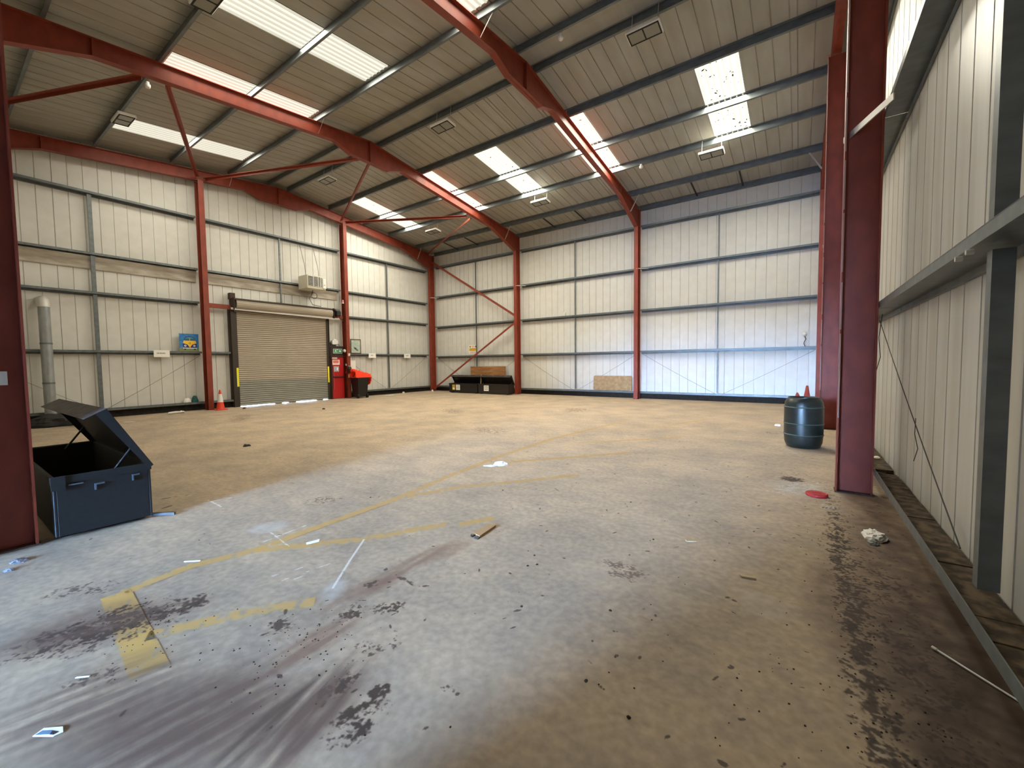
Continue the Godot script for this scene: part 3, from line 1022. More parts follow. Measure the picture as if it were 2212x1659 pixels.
func gable_post(xi: float, xo: float, z: float, label: String) -> void:
	var t := thing("steel_post", label, "steel post", Vector3(xi, 0, z), "red posts of the end walls")
	var s := signf(xo - xi)
	var d := absf(xo - xi)
	var top := raf_bottom(z) - 0.012
	var st := mb()
	box(st, Vector3(minf(0, s * 0.014), 0.012, -0.085), Vector3(maxf(0, s * 0.014), top, 0.085))
	obj("flange", st, M.red, t)
	st = mb()
	box(st, Vector3(minf(s * d, s * (d - 0.014)), 0.012, -0.085), Vector3(maxf(s * d, s * (d - 0.014)), top, 0.085))
	obj("flange", st, M.red, t)
	st = mb()
	box(st, Vector3(minf(s * 0.014, s * (d - 0.014)), 0.012, -0.005), Vector3(maxf(s * 0.014, s * (d - 0.014)), top - 0.01, 0.005))
	obj("web", st, M.red, t)
	st = mb()
	box(st, Vector3(minf(s * -0.01, s * (d + 0.01)), 0, -0.1), Vector3(maxf(s * -0.01, s * (d + 0.01)), 0.012, 0.1))
	obj("base_plate", st, M.rust, t)
	if s > 0.0:
		for e in [[0.9, 1.9], [1.95, 2.5], [2.62, 3.3], [3.34, 3.9], [4.0, 4.6], [4.66, 6.4], [6.42, 8.2]]:
			st = mb()
			box(st, Vector3(-0.0015, e[0], 0.078), Vector3(0.0135, e[1], 0.0868))
			obj("worn_edge", st, M.bare, t).set_meta("label", "pale scraped flange edge")

func rafter(x: float, label: String) -> void:
	var t := thing("steel_rafter", label, "steel rafter", Vector3(x, 0, 0), "portal frame rafters")
	var zs := [-0.02, 0.4, 0.95, 1.9, 4.0, 7.2, 7.75, 8.5, 9.25, 9.8, 13.0, 15.1, 16.05, 16.6, 17.02]
	var top := PackedVector2Array()
	var low := PackedVector2Array()
	for z in zs:
		top.append(Vector2(z, raf_top(z)))
		low.append(Vector2(z, raf_bottom(z)))
	var poly := PackedVector2Array(top)
	for k in range(low.size() - 1, -1, -1):
		poly.append(low[k])
	var st := mb()
	prism(st, poly, Vector3(-0.006, 0, 0), Vector3(0, 0, 1), Vector3(0, 1, 0), Vector3(0.012, 0, 0))
	obj("web", st, M.red, t)
	for e in 2:
		st = mb()
		var p: PackedVector2Array = top if e == 0 else low
		for k in p.size() - 1:
			var dy := 0.014 if e == 1 else -0.014
			hexa(st, [Vector3(-0.085, p[k].y, p[k].x), Vector3(0.085, p[k].y, p[k].x), Vector3(0.085, p[k].y + dy, p[k].x), Vector3(-0.085, p[k].y + dy, p[k].x), Vector3(-0.085, p[k + 1].y, p[k + 1].x), Vector3(0.085, p[k + 1].y, p[k + 1].x), Vector3(0.085, p[k + 1].y + dy, p[k + 1].x), Vector3(-0.085, p[k + 1].y + dy, p[k + 1].x)])
		obj("top_flange" if e == 0 else "bottom_flange", st, M.red, t)
	# end plates of the bolted splices
	for z in [1.9, 8.5, 15.1]:
		st = mb()
		box(st, Vector3(-0.08, raf_bottom(z) + 0.01, z - 0.012), Vector3(0.08, raf_top(z) - 0.01, z + 0.012))
		obj("splice_plate", st, M.red, t)

# ---------------------------------------------------------------- purlins and sheeting rails
func z_section(st: SurfaceTool, a: Vector3, b: Vector3, deep: Vector3, wide: Vector3, t := 0.005) -> void:
	# cold-formed section from a to b; deep: vector across the web, wide: vector along the flanges
	var d := deep.normalized()
	var f := wide.normalized()
	var hw := deep * 0.5
	slab3(st, a - f * t * 0.5, b - f * t * 0.5, deep, f * t)
	slab3(st, a + hw - d * t * 0.5 + wide * 0.5, b + hw - d * t * 0.5 + wide * 0.5, d * t, wide)
	slab3(st, a - hw + d * t * 0.5 - wide * 0.5, b - hw + d * t * 0.5 - wide * 0.5, d * t, wide)
	slab3(st, a + hw - d * 0.012 + wide, b + hw - d * 0.012 + wide, d * 0.024, f * t)
	slab3(st, a - hw + d * 0.012 - wide, b - hw + d * 0.012 - wide, d * 0.024, f * t)

func slab3(st: SurfaceTool, a: Vector3, b: Vector3, u: Vector3, v: Vector3) -> void:
	hexa(st, [a - u * 0.5 - v * 0.5, a + u * 0.5 - v * 0.5, a + u * 0.5 + v * 0.5, a - u * 0.5 + v * 0.5, b - u * 0.5 - v * 0.5, b + u * 0.5 - v * 0.5, b + u * 0.5 + v * 0.5, b - u * 0.5 + v * 0.5])

func rails_and_purlins() -> void:
	var bay := ["in the roller door bay", "in the middle bay", "in the barrel bay"]
	var order := ["eaves purlin at the wall head", "second purlin from the eaves", "purlin at the rooflight foot", "purlin crossing the rooflights", "purlin at the rooflight head", "ridge purlin"]
	var back := [-0.46, 0.93, 2.86, 4.42, 6.25, 8.12]
	var front := [17.40, 15.75, 14.0, 12.1, 10.33, 8.88]
	for slope in 2:
		var list: Array = back if slope == 0 else front
		for k in 6:
			for b in 3:
				var z: float = list[k]
				var sg := 1.0 if slope == 0 else -1.0
				var n := Vector3(0, 1, -0.112 * sg).normalized()
				var s := Vector3(0, 0.112 * sg, 1).normalized() * sg
				var st := mb()
				var y := roof_y(z) - 0.097
				z_section(st, Vector3(frames_x[b] + 0.005, y, z), Vector3(frames_x[b + 1] - 0.005, y, z), n * 0.19, s * 0.06)
				var o := obj("roof_purlin", st, M.galv)
				tag(o, "galvanised %s, %s roof slope, %s" % [order[k], "rear" if slope == 0 else "front", bay[b]], "purlin", "galvanised roof purlins")
	# rear wall rails
	var hname := ["lowest rail", "second rail up", "third rail up", "top rail"]
	var hs := [2.0, 3.76, 5.52, 7.28]
	for k in 4:
		for b in 3:
			var st := mb()
			z_section(st, Vector3(frames_x[b] + 0.09, hs[k], -0.43), Vector3(frames_x[b + 1] - 0.09, hs[k], -0.43), Vector3(0, 0, 0.19), Vector3(0, 0.06, 0))
			tag(obj("sheeting_rail", st, M.galv), "grey galvanised %s on the rear wall %s" % [hname[k], bay[b]], "wall rail", "galvanised sheeting rails")
	# roller door wall rails: spans between corner column, posts and corner column
	var spans := [[0.0, 5.48], [5.65, 11.215], [11.385, 17.0]]
	var sname := ["between the corner and the red door post", "above the roller door", "between the cone post and the open chest side"]
	var hl := [2.10, 3.93, 5.14, 7.02]
	for k in 4:
		for b in 3:
			if k == 1 and b == 1:
				continue
			if k == 0 and b == 1:
				for r in [[5.66, 6.28, "galvanised stub of the lowest rail behind the exit sign"], [10.46, 11.21, "galvanised stub of the lowest rail between the shutter and cone post"]]:
					var sb := mb()
					z_section(sb, Vector3(-0.24, hl[k], r[0]), Vector3(-0.24, hl[k], r[1]), Vector3(0.19, 0, 0), Vector3(0, 0.06, 0))
					tag(obj("sheeting_rail", sb, M.galv), r[2], "wall rail", "galvanised sheeting rails")
				continue
			var st := mb()
			for r in [[spans[b][0], spans[b][1]]]:
				z_section(st, Vector3(-0.24, hl[k], r[0] + 0.01), Vector3(-0.24, hl[k], r[1] - 0.01), Vector3(0.19, 0, 0), Vector3(0, 0.06, 0))
			tag(obj("sheeting_rail", st, M.galv), "galvanised %s, door end wall, %s" % [hname[k], sname[b]], "wall rail", "galvanised sheeting rails")
	# side wall rails
	spans = [[0.0, 5.55], [5.55, 11.08], [11.08, 17.2]]
	sname = ["at the far end behind the barrel", "between the two red posts", "nearest the viewer"]
	sname[2] = "on this side of the big red post"
	var hr := [2.18, 4.30, 6.2, 7.7]
	for k in 4:
		for b in 3:
			var st := mb()
			z_section(st, Vector3(18.845, hr[k], spans[b][0] + 0.01), Vector3(18.845, hr[k], spans[b][1] - 0.01), Vector3(-0.20, 0, 0), Vector3(0, 0.065, 0))
			tag(obj("sheeting_rail", st, M.galv), "dark galvanised %s, side wall, %s" % [hname[k], sname[b]], "wall rail", "galvanised sheeting rails")
	# base rails with dirt lying in them
	for b in 3:
		var r := thing("base_rail", "grey base rail along the rear wall " + bay[b], "base rail", Vector3(0, 0, 0), "base rails at the wall feet")
		base_rail(r, Vector3(frames_x[b] + 0.09, 0.27, -0.34), Vector3(frames_x[b + 1] - 0.09, 0.27, -0.34), Vector3(0, 0, -0.2))
	var bs := [[0.0, 5.47, "from the corner to the red door post"], [10.42, 11.21, "short stub between the roller shutter and cone post"], [11.39, 16.9, "from the cone post past the silver duct"]]
	for q in bs:
		var r := thing("base_rail", "grey base rail, door end wall, " + q[2], "base rail", Vector3.ZERO, "base rails at the wall feet")
		base_rail(r, Vector3(-0.14, 0.27, q[1]), Vector3(-0.14, 0.27, q[0]), Vector3(-0.2, 0, 0))
	var qs := [[0.0, 5.46, "at the far end behind the barrel"], [5.64, 10.99, "between the two red posts"], [11.17, 17.2, "on this side of the big red post"]]
	for q in qs:
		var r := thing("base_rail", "dirty grey base rail, side wall, " + q[2], "base rail", Vector3.ZERO, "base rails at the wall feet")
		base_rail(r, Vector3(18.745, 0.30, q[0]), Vector3(18.745, 0.30, q[1]), Vector3(0.2, 0, 0))
	sag_bars()

func base_rail(r: Node3D, a: Vector3, b: Vector3, back: Vector3) -> void:
	var st := mb()
	slab3(st, a, b, Vector3(0, 0.075, 0), back.normalized() * 0.006)
	slab3(st, a + Vector3(0, -0.035, 0) + back * 0.5, b + Vector3(0, -0.035, 0) + back * 0.5, back, Vector3(0, 0.005, 0))
	obj("rail", st, M.galv, r)
	st = mb()
	var n := 26
	for k in n:
		var p := a.lerp(b, float(k) / n) + back * 0.52 + Vector3(0, -0.02, 0)
		var q := a.lerp(b, float(k + 1) / n) + back * 0.52 + Vector3(0, -0.02, 0)
		var h := 0.012 + 0.02 * absf(sin(k * 2.3))
		slab3(st, p, q, back * 0.9, Vector3(0, h, 0))
	obj("dirt_bed", st, M.rail_dirt, r)

func sag_bars() -> void:
	# upright angle ties half way along each bay
	var hs := [0.30, 2.0, 3.76, 5.52, 7.28]
	var where := ["behind the chests in the bay by the roller door wall", "in the middle bay", "in the barrel bay"]
	var xs := [3.2, 9.26, 15.36]
	for b in 3:
		var t := thing("sag_bar", "slim upright tie, rear wall, " + where[b], "upright tie", Vector3(xs[b], 0, -0.40), "upright ties between the wall rails")
		for k in 4:
			var st := mb()
			beam(st, Vector3(0, hs[k] + 0.03, 0), Vector3(0, hs[k + 1] - 0.03, 0), 0.05, 0.006, Vector3(0, 0, 1))
			beam(st, Vector3(0.022, hs[k] + 0.03, -0.025), Vector3(0.022, hs[k + 1] - 0.03, -0.025), 0.006, 0.05, Vector3(0, 0, 1))
			obj("segment", st, M.galv, t)
	hs = [0.30, 2.10, 3.93, 5.14, 7.02]
	var zs := [2.87, 8.42, 14.14]
	where = ["between the corner column and framed picture", "above the roller shutter", "between the silver duct and blue painting"]
	for b in 3:
		var t := thing("sag_bar", "slim upright tie, door end wall, " + where[b], "upright tie", Vector3(-0.2, 0, zs[b]), "upright ties between the wall rails")
		for k in 4:
			if b == 1 and k < 2:
				continue
			var w := 0.10 if b == 2 else 0.055
			var st := mb()
			beam(st, Vector3(0, hs[k] + 0.03, 0), Vector3(0, hs[k + 1] - 0.03, 0), w, 0.006, Vector3(1, 0, 0))
			beam(st, Vector3(-0.03, hs[k] + 0.03, w * 0.45), Vector3(-0.03, hs[k + 1] - 0.03, w * 0.45), 0.006, 0.06, Vector3(1, 0, 0))
			obj("segment", st, M.galv, t)
	hs = [0.34, 2.18, 4.30, 6.2, 7.7]
	zs = [8.3, 14.22]
	where = ["hidden behind the big red post", "on this side of the big red post"]
	for b in 2:
		var t := thing("sag_bar", "blue-grey upright tie on the side wall " + where[b], "upright tie", Vector3(18.82, 0, zs[b]), "upright ties between the wall rails")
		for k in 4:
			var st := mb()
			beam(st, Vector3(0, hs[k] + 0.03, 0), Vector3(0, hs[k + 1] - 0.03, 0), 0.075, 0.006, Vector3(1, 0, 0))
			beam(st, Vector3(0.04, hs[k] + 0.03, 0.035), Vector3(0.04, hs[k + 1] - 0.03, 0.035), 0.006, 0.08, Vector3(1, 0, 0))
			obj("segment", st, M.galv, t)
			if k == 1 and b == 1:
				for dz in [-0.09, 0.09]:
					st = mb()
					tube(st, [Vector3(-0.08, 2.14, dz), Vector3(-0.11, 2.14, dz)], 0.014, 8)
					obj("bolt", st, M.bright_galv, t)

func bracing() -> void:
	var w := 0.10
	var pairs := [
		[Vector3(0.10, 7.58, -0.15), Vector3(6.03, 4.00, -0.15), "red diagonal brace falling from the corner head to the column by the chests"],
		[Vector3(0.08, 0.10, -0.12), Vector3(5.98, 3.66, -0.15), "red diagonal brace rising from the corner foot behind the chests"],
		[Vector3(0.08, 8.00, 0.18), Vector3(6.04, 7.98, 3.25), "red roof brace from the corner to the second rafter"],
		[Vector3(6.04, 8.00, 3.55), Vector3(0.10, 8.42, 5.47), "red roof brace from the second rafter to the red door post head"],
		[Vector3(0.10, 8.42, 5.67), Vector3(6.04, 8.36, 8.45), "red roof brace from the red door post head to the apex"],
		[Vector3(6.04, 8.38, 8.85), Vector3(0.10, 8.44, 11.15), "red roof brace from the apex to the cone post head"],
		[Vector3(0.10, 8.44, 11.35), Vector3(6.04, 8.02, 13.85), "dark red roof brace from the cone post head to the second rafter"],
		[Vector3(6.04, 8.00, 14.35), Vector3(0.08, 8.05, 16.85), "dark red roof brace running on to the doorway side corner"],
	]
	for p in pairs:
		var st := mb()
		var d: Vector3 = (p[1] - p[0]).normalized()
		if absf(p[0].z - p[1].z) < 0.1:
			beam(st, p[0], p[1], 0.008, w, Vector3.UP)
			beam(st, p[0] + Vector3(0, 0.05, -0.04), p[1] + Vector3(0, 0.05, -0.04), 0.08, 0.008, Vector3.UP)
		else:
			beam(st, p[0], p[1], w, 0.008, Vector3.UP)
			var s := d.cross(Vector3.UP).normalized() * 0.046
			beam(st, p[0] + s + Vector3(0, -0.04, 0), p[1] + s + Vector3(0, -0.04, 0), 0.008, 0.08, Vector3.UP)
		tag(obj("diagonal_brace", st, M.red), p[2], "brace", "red bracing of the end bay")
	# fly braces: pale flats from flange to purlin or rail
	var fly := []
	var fn := ["door wall rafter", "second rafter", "third rafter", "rafter over the side wall"]
	var cn := ["corner column", "column by the chests", "column by the fibreboard", "corner column behind the side wall posts"]
	for k in 4:
		var x: float = frames_x[k]
		if k < 3:
			fly.append([Vector3(x + 0.03, 5.50, 0.01), Vector3(x + 0.42, 5.50, -0.36), "pale fly brace from the %s to the third rear rail" % cn[k]])
		for z in [0.93, 10.33]:
			var sx := 0.42 if k < 3 else -0.42
			fly.append([Vector3(x + signf(sx) * 0.09, raf_bottom(z) + 0.02, z), Vector3(x + sx, roof_y(z) - 0.19, z), "pale fly brace on the %s at the %s" % [fn[k], "rear eaves" if z < 5 else "front slope"]])
	fly.append([Vector3(18.40, 4.20, 10.98), Vector3(18.74, 4.22, 11.72), "long pale fly brace on the big red post behind the lid"])
	fly.append([Vector3(18.40, 4.18, 5.45), Vector3(18.74, 4.24, 4.95), "pale fly brace on the red post beyond the barrel"])
	for p in fly:
		var st := mb()
		if p[0].x > 18.3 and p[0].y < 5.0:
			beam(st, p[0], p[1], 0.012, 0.07, Vector3.UP)
		else:
			beam(st, p[0], p[1], 0.05, 0.006, Vector3(0, 0.6, 0.8))
		tag(obj("fly_brace", st, M.bright_galv), p[2], "brace", "pale fly braces")
	# thin diagonal wires below the lowest rail
	var wires := []
	for b in 3:
		var m: float = (frames_x[b] + frames_x[b + 1]) * 0.5
		var bn: String = ["behind the chests", "in the middle bay", "in the barrel bay"][b]
		wires.append([Vector3(frames_x[b] + 0.12, 1.93, -0.52), Vector3(m - 0.15, 0.30, -0.52), "thin diagonal rear wall wire %s falling away from the shutter" % bn])
		wires.append([Vector3(frames_x[b + 1] - 0.12, 1.93, -0.52), Vector3(m + 0.15, 0.30, -0.52), "thin diagonal rear wall wire %s falling towards the shutter" % bn])
	var ln := ["between corner and red door post", "by the blue painting"]
	var lz := [[0.12, 2.87, 5.6], [11.4, 14.14, 16.8]]
	for k in 2:
		wires.append([Vector3(-0.26, 2.03, lz[k][0]), Vector3(-0.26, 0.30, lz[k][1] - 0.15), "thin diagonal door wall wire %s, high towards the rear" % ln[k]])
		wires.append([Vector3(-0.26, 2.03, lz[k][2]), Vector3(-0.26, 0.30, lz[k][1] + 0.15), "thin diagonal door wall wire %s, high towards the front" % ln[k]])
	wires.append([Vector3(18.90, 2.12, 9.9), Vector3(18.90, 0.36, 13.6), "long dark twisted wire slanting down the side wall"])
	for p in wires:
		var st := mb()
		var mid: Vector3 = p[0].lerp(p[1], 0.5) + Vector3(0, -0.03, 0)
		tube(st, [p[0], p[0].lerp(mid, 0.5) + Vector3(0, -0.008, 0), mid, mid.lerp(p[1], 0.5) + Vector3(0, -0.008, 0), p[1]], 0.006 if p[0].x < 18.6 else 0.0045, 6)
		tag(obj("tie_wire", st, M.galv if p[0].x < 18.6 else M.wire), p[2], "wire", "diagonal tie wires")
	# short dark struts between the two lowest rear purlins
	var sx := [1.96, 3.44, 8.23, 9.82, 14.57, 16.15]
	var sn := ["roller door bay, by the corner", "roller door bay, by the second frame", "middle bay, by the second frame", "middle bay, by the third frame", "barrel bay, by the third frame", "barrel bay, by the side wall"]
	for k in 6:
		var st := mb()
		beam(st, Vector3(sx[k], roof_y(-0.4) - 0.12, -0.40), Vector3(sx[k], roof_y(0.87) - 0.12, 0.87), 0.05, 0.03, Vector3.UP)
		tag(obj("purlin_strut", st, M.dark), "short dark eaves strut, " + sn[k], "strut", "short eaves struts")

# ---------------------------------------------------------------- fittings under the roof
func roof_fittings() -> void:
	var spots := [
		[3.15, 8.20, 8.60, "under the ridge in the roller door bay"], [9.20, 8.20, 8.60, "under the ridge in the middle bay"], [15.15, 8.20, 8.60, "under the ridge in the barrel bay"],
		[3.30, 2.85, 7.99, "low on the rear slope by the roller door wall"], [9.35, 2.85, 7.99, "low on the rear slope in the middle bay"], [15.62, 2.95, 8.02, "low on the rear slope above the barrel"],
		[3.0, 13.95, 8.23, "on the front slope in the roller door bay"], [9.1, 14.1, 8.23, "on the front slope in the middle bay"]]
	for s in spots:
		var t := thing("light_fitting", "unlit white twin-panel lamp housing " + s[3], "light fitting", Vector3(s[0], s[2], s[1]), "lamp housings hung from the roof")
		var rise := 0.112 if s[1] < 8.5 else -0.112
		t.rotation.x = -atan(rise)
		var st := mb()
		bevel_box(st, Vector3(-0.36, 0.0, -0.19), Vector3(0.36, 0.075, 0.19), 0.015)
		obj("housing", st, M.white, t)
		st = mb()
		for e in [[-0.335, -0.31], [-0.012, 0.012], [0.31, 0.335]]:
			box(st, Vector3(e[0], -0.014, -0.165), Vector3(e[1], 0.002, 0.165))
		for e in [[-0.165, -0.14], [0.14, 0.165]]:
			box(st, Vector3(-0.31, -0.0138, e[0]), Vector3(0.31, 0.002, e[1]))
		obj("frame", st, M.dark, t)
		for e in [[-0.31, -0.012], [0.012, 0.31]]:
			st = mb()
			box(st, Vector3(e[0], -0.006, -0.14), Vector3(e[1], 0.001, 0.14))
			obj("diffuser", st, M.lens, t)
		var up: float = roof_y(s[1]) - 0.0 - s[2]
		for dx in [-0.28, 0.28]:
			st = mb()
			tube(st, [Vector3(dx, 0.07, 0), Vector3(dx, up, 0)], 0.008, 6)
			obj("hanger", st, M.bright_galv, t)
	# little round detectors under purlins
	var dets := [[Vector3(13.48, 8.912, 8.84), "under the ridge purlin"], [Vector3(13.40, 8.328, 2.88), "low on the rear slope"], [Vector3(5.15, 8.342, 13.98), "on the front slope beside the second rafter"]]
	for d in dets:
		var t := thing("smoke_detector", "small round white detector hanging " + d[1], "detector", d[0], "round roof detectors")
		var st := mb()
		lathe(st, Vector3.ZERO, [Vector2(0.001, -0.10), Vector2(0.045, -0.095), Vector2(0.06, -0.06), Vector2(0.06, -0.02), Vector2(0.06, -0.02), Vector2(0.001, -0.02)], 16)
		obj("head", st, M.white, t)
		st = mb()
		lathe(st, Vector3.ZERO, [Vector2(0.04, -0.02), Vector2(0.04, 0.04), Vector2(0.04, 0.04), Vector2(0.001, 0.04)], 12)
		obj("base", st, M.white, t)

# ---------------------------------------------------------------- prints (flat pictures, signs)
func print_mat(im: Image) -> StandardMaterial3D:
	var m := mat(Color.WHITE, 0.55, 0.0, ImageTexture.create_from_image(im))
	m.texture_repeat = false
	return m

func blank(w: int, h: int, c: Color) -> Image:
	var im := Image.create_empty(w, h, false, Image.FORMAT_RGB8)
	im.fill(c)
	return im

func disc(im: Image, cx: float, cy: float, rx: float, ry: float, c: Color) -> void:
	for y in range(maxi(0, int(cy - ry)), mini(im.get_height(), int(cy + ry) + 1)):
		for x in range(maxi(0, int(cx - rx)), mini(im.get_width(), int(cx + rx) + 1)):
			if pow((x + 0.5 - cx) / rx, 2) + pow((y + 0.5 - cy) / ry, 2) <= 1.0:
				im.set_pixel(x, y, c)

func poly(im: Image, p: PackedVector2Array, c: Color) -> void:
	for y in im.get_height():
		for x in im.get_width():
			if Geometry2D.is_point_in_polygon(Vector2(x + 0.5, y + 0.5), p):
				im.set_pixel(x, y, c)

func scribble(im: Image, x0: int, x1: int, y: int, h: int, c: Color, sd: int) -> void:
	# a line of writing too small to read
	var r := RandomNumberGenerator.new()
	r.seed = sd
	var x := x0
	while x < x1:
		var w := r.randi_range(1, 2)
		im.fill_rect(Rect2i(x, y, w, h), c)
		x += w + r.randi_range(1, 2)

func sign_board(called: String, label: String, cat: String, im: Image, size: Vector2, at: Vector3, face: Vector3, thick := 0.006, edge: Material = null, group := "", tilt := 0.0) -> Node3D:
	# at: middle of the lower edge; face: the way it looks
	var t := thing(called, label, cat, at, group)
	t.rotation.y = atan2(face.x, face.z)
	if tilt != 0.0:
		t.rotation.x = -tilt
	var st := mb()
	box(st, Vector3(-size.x / 2, 0, -thick), Vector3(size.x / 2, size.y, 0))
	obj("board", st, edge if edge else M.white, t)
	var o := obj("face", picture(Vector2(-size.x / 2, 0), Vector2(size.x / 2, size.y)), print_mat(im), t)
	o.position.z = 0.0012
	return t

# ---------------------------------------------------------------- the roller door wall
func door_wall_things() -> void:
	var X := Vector3(1, 0, 0)
	# roller shutter
	var t := thing("roller_shutter", "closed grey-brown roller shutter door with light showing under it", "shutter door", Vector3(-0.15, 0, 8.35))
	for e in [[0.03, 1.02, M.slat_low, "grubby lower slats"], [1.02, 3.78, M.slat, "grey-brown upper slats"]]:
		var st := mb()
		var n := roundi((e[1] - e[0]) / 0.082)
		for k in n:
			var y0: float = lerpf(e[0], e[1], float(k) / n)
			var h: float = (e[1] - e[0]) / n
			var pts := [Vector2(-0.012, y0), Vector2(0.004, y0 + h * 0.12), Vector2(0.013, y0 + h * 0.36), Vector2(0.013, y0 + h * 0.6), Vector2(0.004, y0 + h * 0.86), Vector2(-0.012, y0 + h * 0.96), Vector2(-0.012, y0 + h)]
			for j in 6:
				var a: Vector2 = pts[j]
				var b: Vector2 = pts[j + 1]
				var nn := Vector3(b.y - a.y, a.x - b.x, 0)
				quad(st, Vector3(a.x, a.y, -1.90), Vector3(b.x, b.y, -1.90), Vector3(b.x, b.y, 1.90), Vector3(a.x, a.y, 1.90), nn)
		box(st, Vector3(-0.022, e[0], -1.90), Vector3(-0.014, e[1], 1.90))
		var o := obj("slat_curtain", st, e[2], t)
		o.set_meta("kind", "stuff")
		o.set_meta("label", e[3])
	var st := mb()
	box(st, Vector3(-0.03, 0.024, -1.90), Vector3(0.03, 0.085, 0.4))
	box(st, Vector3(-0.03, 0.020, 0.4), Vector3(0.03, 0.078, 1.90))
	obj("bottom_bar", st, M.slat_low, t)
	st = mb()
	box(st, Vector3(-0.03, 0.0, -1.6), Vector3(0.03, 0.026, -1.28))
	box(st, Vector3(-0.03, 0.0, -0.35), Vector3(0.03, 0.026, -0.02))
	box(st, Vector3(-0.03, 0.0, 0.25), Vector3(0.03, 0.022, 0.55))
	obj("rubber_seal", st, M.black, t)
	for s in [-1.0, 1.0]:
		st = mb()
		for q in [[-0.03, -0.05, -0.02], [0.03, 0.05, -0.02]]:
			box(st, Vector3(q[0] - 0.006, 0, minf(s * 1.86, s * 2.0)), Vector3(q[0] + 0.006, 3.72, maxf(s * 1.86, s * 2.0)))
		box(st, Vector3(-0.05, 0, minf(s * 1.97, s * (2.0 if s < 0 else 2.07))), Vector3(0.07, 3.9, maxf(s * 1.97, s * (2.0 if s < 0 else 2.07))))
		var g := obj("guide_channel", st, M.guide, t)
		st = mb()
		box(st, Vector3(0.036, 0.80, minf(s * 1.87, s * 1.945)), Vector3(0.042, 1.54, maxf(s * 1.87, s * 1.945)))
		var y := obj("yellow_strip", st, M.yellow, g)
		y.set_meta("label", "bright yellow warning strip")
	st = mb()
	var ring := []
	for k in 9:
		ring.append(Vector2(0.20 + 0.012 * (k % 2), k * 0.52))
	var prof := [Vector2(0.001, -2.05), Vector2(0.20, -2.05), Vector2(0.20, -2.05), Vector2(0.20, 1.95), Vector2(0.20, 1.95), Vector2(0.001, 1.95)]
	lathe(st, Vector3(0.16, 4.0, 0), prof, 20, Basis(Vector3(1, 0, 0), Vector3(0, 0, 1), Vector3(0, -1, 0)))
	obj("slat_roll", st, M.slat, t)
	st = mb()
	for k in 7:
		var a := -0.5 + k * 0.32
		var c := Vector3(0.16 + cos(a) * 0.203, 4.0 + sin(a) * 0.203, 0)
		beam(st, c + Vector3(0, 0, -2.04), c + Vector3(0, 0, 1.94), 0.012, 0.012)
	obj("slat_ridge", st, M.slat, t).set_meta("kind", "stuff")
	st = mb()
	prism(st, PackedVector2Array([Vector2(0.0, 4.22), Vector2(0.14, 4.25), Vector2(0.33, 4.18), Vector2(0.33, 4.165), Vector2(0.14, 4.235), Vector2(0.0, 4.205)]), Vector3(0, 0, -2.1), Vector3(1, 0, 0), Vector3(0, 1, 0), Vector3(0, 0, 4.12))
	obj("hood", st, M.hood, t)
	for z in [-2.12, 2.03]:
		st = mb()
		box(st, Vector3(-0.1, 3.78, z), Vector3(0.36, 4.24, z + 0.012))
		if z > 0:
			box(st, Vector3(-0.1, 4.2, z - 0.12), Vector3(0.12, 4.44, z + 0.05))
		obj("end_plate", st, M.rust, t)
	st = mb()
	beam(st, Vector3(0.24, 3.77, -2.42), Vector3(0.24, 3.82, 2.12), 0.006, 0.08)
	beam(st, Vector3(0.215, 3.81, -2.42), Vector3(0.215, 3.86, 2.12), 0.05, 0.006)
	var bar := obj("front_bar", st, M.bright_galv, t)
	bar.set_meta("label", "pale steel bar in front of the roll")
	# motor and red lintel
	t = thing("shutter_motor", "dark chain drive motor beside the shutter roll", "motor", Vector3(-0.02, 4.02, 6.04))
	st = mb()
	bevel_box(st, Vector3(0.0, -0.12, -0.10), Vector3(0.30, 0.10, 0.13), 0.02)
	obj("gearbox", st, M.dark, t)
	st = mb()
	lathe(st, Vector3(0.15, 0.12, 0.02), [Vector2(0.001, -0.1), Vector2(0.075, -0.1), Vector2(0.075, -0.1), Vector2(0.08, 0.1), Vector2(0.06, 0.13), Vector2(0.001, 0.13)], 14, Basis(Vector3(1, 0, 0), Vector3(0, 0, 1), Vector3(0, -1, 0)))
	obj("motor", st, M.black, t)
	st = mb()
	tube(st, [Vector3(0.2, -0.12, -0.05), Vector3(0.24, -0.28, -0.10), Vector3(0.26, -0.34, -0.22)], 0.02, 8)
	obj("chain_guard", st, M.rust, t)
	st = mb()
	beam(st, Vector3(-0.06, 3.88, 5.66), Vector3(-0.06, 3.88, 6.22), 0.10, 0.16)
	beam(st, Vector3(-0.06, 3.88, 10.44), Vector3(-0.06, 3.88, 11.21), 0.10, 0.16)
	beam(st, Vector3(-0.22, 3.88, 6.2), Vector3(-0.22, 3.88, 10.46), 0.05, 0.16)
	tag(obj("lintel_beam", st, M.red), "red steel lintel joining the two posts behind the shutter roll", "lintel")
	# beacon on the post head
	t = thing("warning_beacon", "small pink and white beacon above the shutter motor", "beacon", Vector3(0.10, 4.52, 5.72))
	st = mb()
	lathe(st, Vector3.ZERO, [Vector2(0.045, 0), Vector2(0.045, 0.05), Vector2(0.045, 0.05), Vector2(0.001, 0.05)], 12)
	obj("base", st, M.white, t)
	st = mb()
	lathe(st, Vector3.ZERO, [Vector2(0.038, 0.05), Vector2(0.038, 0.14), Vector2(0.02, 0.17), Vector2(0.001, 0.175)], 12)
	obj("dome", st, mat(Color(0.85, 0.55, 0.55), 0.3), t)
	st = mb()
	box(st, Vector3(-0.03, -0.01, -0.065), Vector3(0.03, 0.0, 0.03))
	obj("bracket", st, M.rust, t)
	# heater box above the shutter
	t = thing("unit_heater", "white wall-hung heater box with slatted outlet above the shutter", "heater", Vector3(0.0, 4.93, 7.3))
	st = mb()
